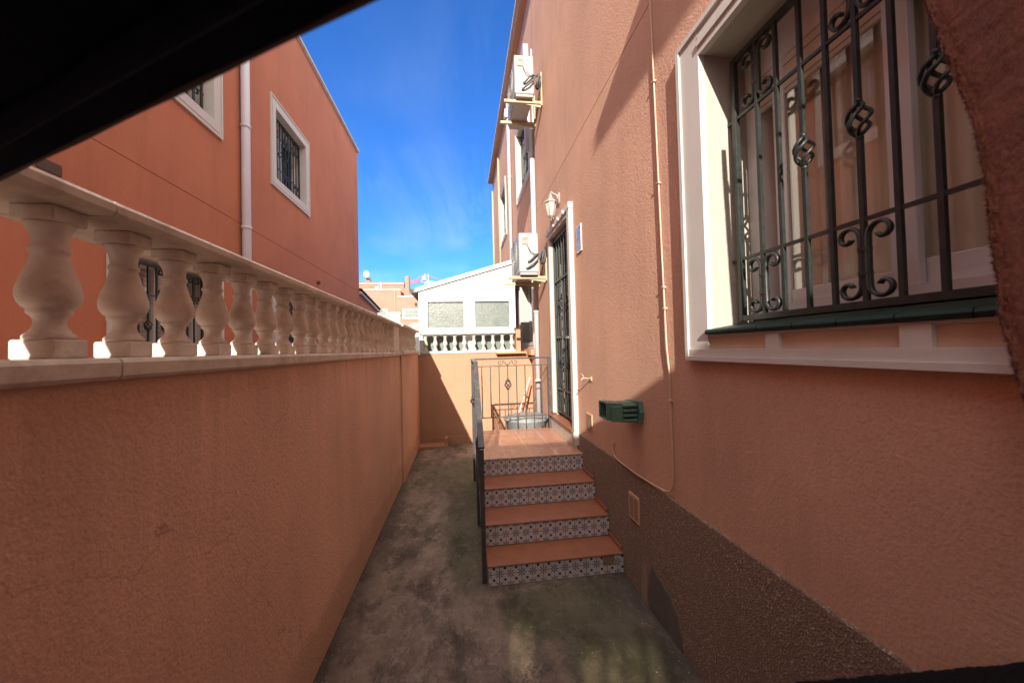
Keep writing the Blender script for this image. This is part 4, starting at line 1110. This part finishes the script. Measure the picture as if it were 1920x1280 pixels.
m_ = MB(); m_.add(front, fs, True); m_.add(backv, [f[::-1] for f in fs], True)
o2 = len(front)
rim = [(j*W_, (j+1)*W_, o2+(j+1)*W_, o2+j*W_) for j in range(nz_)]
for f in rim: m_.f.append(f); m_.sm.append(True)
m_.build('cloth', 'terry', cl)
# loops of pile standing off the cloth so that its edge is fuzzy
m_ = MB(); rnd = random.Random(5)
for k in range(4000):
    z = 2.6-1.3*rnd.random(); t = abs(rnd.gauss(0, .03))
    ye = edge_y(z); y_ = ye-t*.21
    fold = .022*math.sin(t*21+z*1.1)*min(1, t*5)+.010*math.sin(t*9-z*3)
    x_ = .991-.25*t*.21+fold*.04+(rnd.random()*.012 if t < .01 else 0)
    L_ = .004+.004*rnd.random(); an = rnd.random()*2*PI; ow = .0045 if t < .03 else .001
    tip = (x_-.003-.003*rnd.random(), y_+ow*rnd.random()+L_*.4*math.cos(an), z+L_*.6*math.sin(an))
    w_ = .0009
    m_.add([(x_, y_-w_, z), (x_, y_+w_, z+w_), (x_-.001, y_, z-w_), tip], [(0,1,3), (1,2,3), (2,0,3)])
m_.build('pile', 'terry', cl)
m_ = MB(); m_.tube([(.985, .70, 2.655), (.945, .50, 2.655), (.93, .30, 2.655), (1.045, .25, 2.655)], .008, 8); m_.build('rod', 'iron', cl)

# black fleece over a narrow wall shelf at the near right
tbl = thing('covered_shelf', (.70, .52, .80), 'narrow wall shelf under black fleece at the very bottom right', 'shelf')
m_ = MB(); nx_, ny2 = 150, 50
def top_pt(u, v):
    x_ = .30+.735*u; y_ = .36+(.295-.070*x_)*v
    e_ = min((1-v)*.265, u*.735)
    z_ = .900-.02*math.exp(-e_/.010)+.003*mn.noise(Vector((x_*14, y_*14, 0)))+.0025*mn.noise(Vector((x_*120, y_*120, 0)))
    return (x_, y_+.004*mn.noise(Vector((x_*40, 0, 2)))+.002*mn.noise(Vector((x_*200, 0, 2))), z_)
vs = [top_pt(i/nx_, j/ny2) for j in range(ny2+1) for i in range(nx_+1)]
W_ = nx_+1; fs = [(j*W_+i, j*W_+i+1, (j+1)*W_+i+1, (j+1)*W_+i) for j in range(ny2) for i in range(nx_)]
m_.add(vs, fs, True)
def skirt(line, dx, dy):
    low = [(x_+dx*(1+math.sin((x_+y_)*50)), y_+dy*(1+math.sin((x_+y_)*50)), .825) for x_, y_, z_ in line]
    n_ = len(line)-1; m_.add(line+low, [(i, i+1, n_+2+i, n_+1+i) for i in range(n_)], True)
skirt([top_pt(i/nx_, 1) for i in range(nx_+1)], 0, .004); skirt([top_pt(i/nx_, 0) for i in range(nx_+1)], 0, -.004)
skirt([top_pt(0, j/ny2) for j in range(ny2+1)], -.004, 0)
m_.build('blanket', 'fleece', tbl)
m_ = MB(); m_.box(.315, 1.034, .375, .57, .850, .872); m_.build('board', 'wood', tbl)
for y_ in (.40, .54):
    m_ = MB(); m_.tube([(1.03, y_, .50), (1.02, y_, .55), (.50, y_, .84)], .010, 6); m_.build('bracket', 'iron', tbl)

# ------------------------------------------------------------------ light
SKY_TINT = (.18, .42, .77); FILL_CLOUD = (6.6, 6.1, 5.7)
sun = bpy.data.lights.new('sun', 'SUN'); sun.energy = 4.1; sun.angle = math.radians(.5); sun.color = (1.0, .93, .82)
so = bpy.data.objects.new('sun', sun); COL.objects.link(so)
so.rotation_euler = Vector((SX, SY, SZ)).to_track_quat('-Z', 'Y').to_euler()
el = math.atan2(-SZ, math.hypot(SX, SY))
wd = bpy.data.worlds.new('World'); sc.world = wd; wd.use_nodes = True
g = N('w', wd.node_tree)
sky = g.n('ShaderNodeTexSky', sky_type='NISHITA', sun_disc=False, sun_elevation=el, sun_rotation=math.atan2(-SX, -SY) % (2*PI), altitude=50, air_density=1.0, dust_density=.1, ozone_density=3.0)
tc = g.n('ShaderNodeTexCoord').outputs['Generated']
sp = g.n('ShaderNodeSeparateXYZ'); g.t.links.new(tc, sp.inputs[0])
zz = g.m('ADD', g.m('MAXIMUM', sp.outputs[2], .02), .12)
cmb = g.n('ShaderNodeCombineXYZ', inp={0: g.m('DIVIDE', sp.outputs[0], zz), 1: g.m('DIVIDE', sp.outputs[1], zz), 2: 0.})
mp = g.n('ShaderNodeMapping'); g.t.links.new(cmb.outputs[0], mp.inputs[0]); mp.inputs['Rotation'].default_value = (0, 0, .9); mp.inputs['Scale'].default_value = (1.0, .32, 1)
c1 = g.noise(mp.outputs[0], 1.9, 10, .62, .5); c2 = g.noise(cmb.outputs[0], .8, 3, .5)
cov = g.m('MULTIPLY', g.ramp(c1, .47, .74), g.ramp(c2, .40, .62))
low = g.ramp(sp.outputs[2], .05, .75, (1,1,1), (.12,.12,.12))
cov = g.m('MULTIPLY', cov, low)
deep = g.mix(1.0, sky.outputs[0], SKY_TINT, 'MULTIPLY')
col = g.mix(g.m('MULTIPLY', cov, .6), deep, (2.6, 3.0, 3.6))
# unseen bright cloud added overhead and behind the viewer as fill light
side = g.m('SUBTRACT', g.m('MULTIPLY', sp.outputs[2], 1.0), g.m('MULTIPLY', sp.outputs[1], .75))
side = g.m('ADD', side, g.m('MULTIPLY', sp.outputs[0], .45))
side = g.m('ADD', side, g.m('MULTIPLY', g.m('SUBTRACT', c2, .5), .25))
col = g.mix(g.ramp(side, .33, .60), col, FILL_CLOUD)
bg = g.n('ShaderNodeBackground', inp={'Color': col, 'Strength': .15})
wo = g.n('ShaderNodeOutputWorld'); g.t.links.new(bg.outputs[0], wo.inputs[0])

# ------------------------------------------------------------------ camera
F = 697.; ROLL = .025; PITCH = math.atan(14.6/F); YAW = math.radians(7.7)
fw = Vector((math.sin(YAW)*math.cos(PITCH), math.cos(YAW)*math.cos(PITCH), math.sin(PITCH)))
r0 = Vector((math.cos(YAW), -math.sin(YAW), 0)); u0 = r0.cross(fw)
up = u0*math.cos(ROLL)+r0*math.sin(ROLL); rt = r0*math.cos(ROLL)-u0*math.sin(ROLL)
cam = bpy.data.cameras.new('camera'); cam.sensor_width = 36; cam.lens = F/1920*36; cam.clip_start = .02; cam.clip_end = 1000
co = bpy.data.objects.new('camera', cam); COL.objects.link(co)
m4 = Matrix((rt, up, -fw)).transposed().to_4x4(); m4.translation = (0, 0, 1.5); co.matrix_world = m4
cam.dof.use_dof = True; cam.dof.focus_distance = 2.6; cam.dof.aperture_fstop = 3.2
sc.camera = co
sc.view_settings.view_transform = 'Standard'; sc.view_settings.look = 'None'; sc.view_settings.gamma = 1
sc.view_settings.exposure = 1.22
sc.cycles.max_bounces = 8; sc.cycles.diffuse_bounces = 6; sc.cycles.transparent_max_bounces = 16
sc.cycles.use_denoising = True
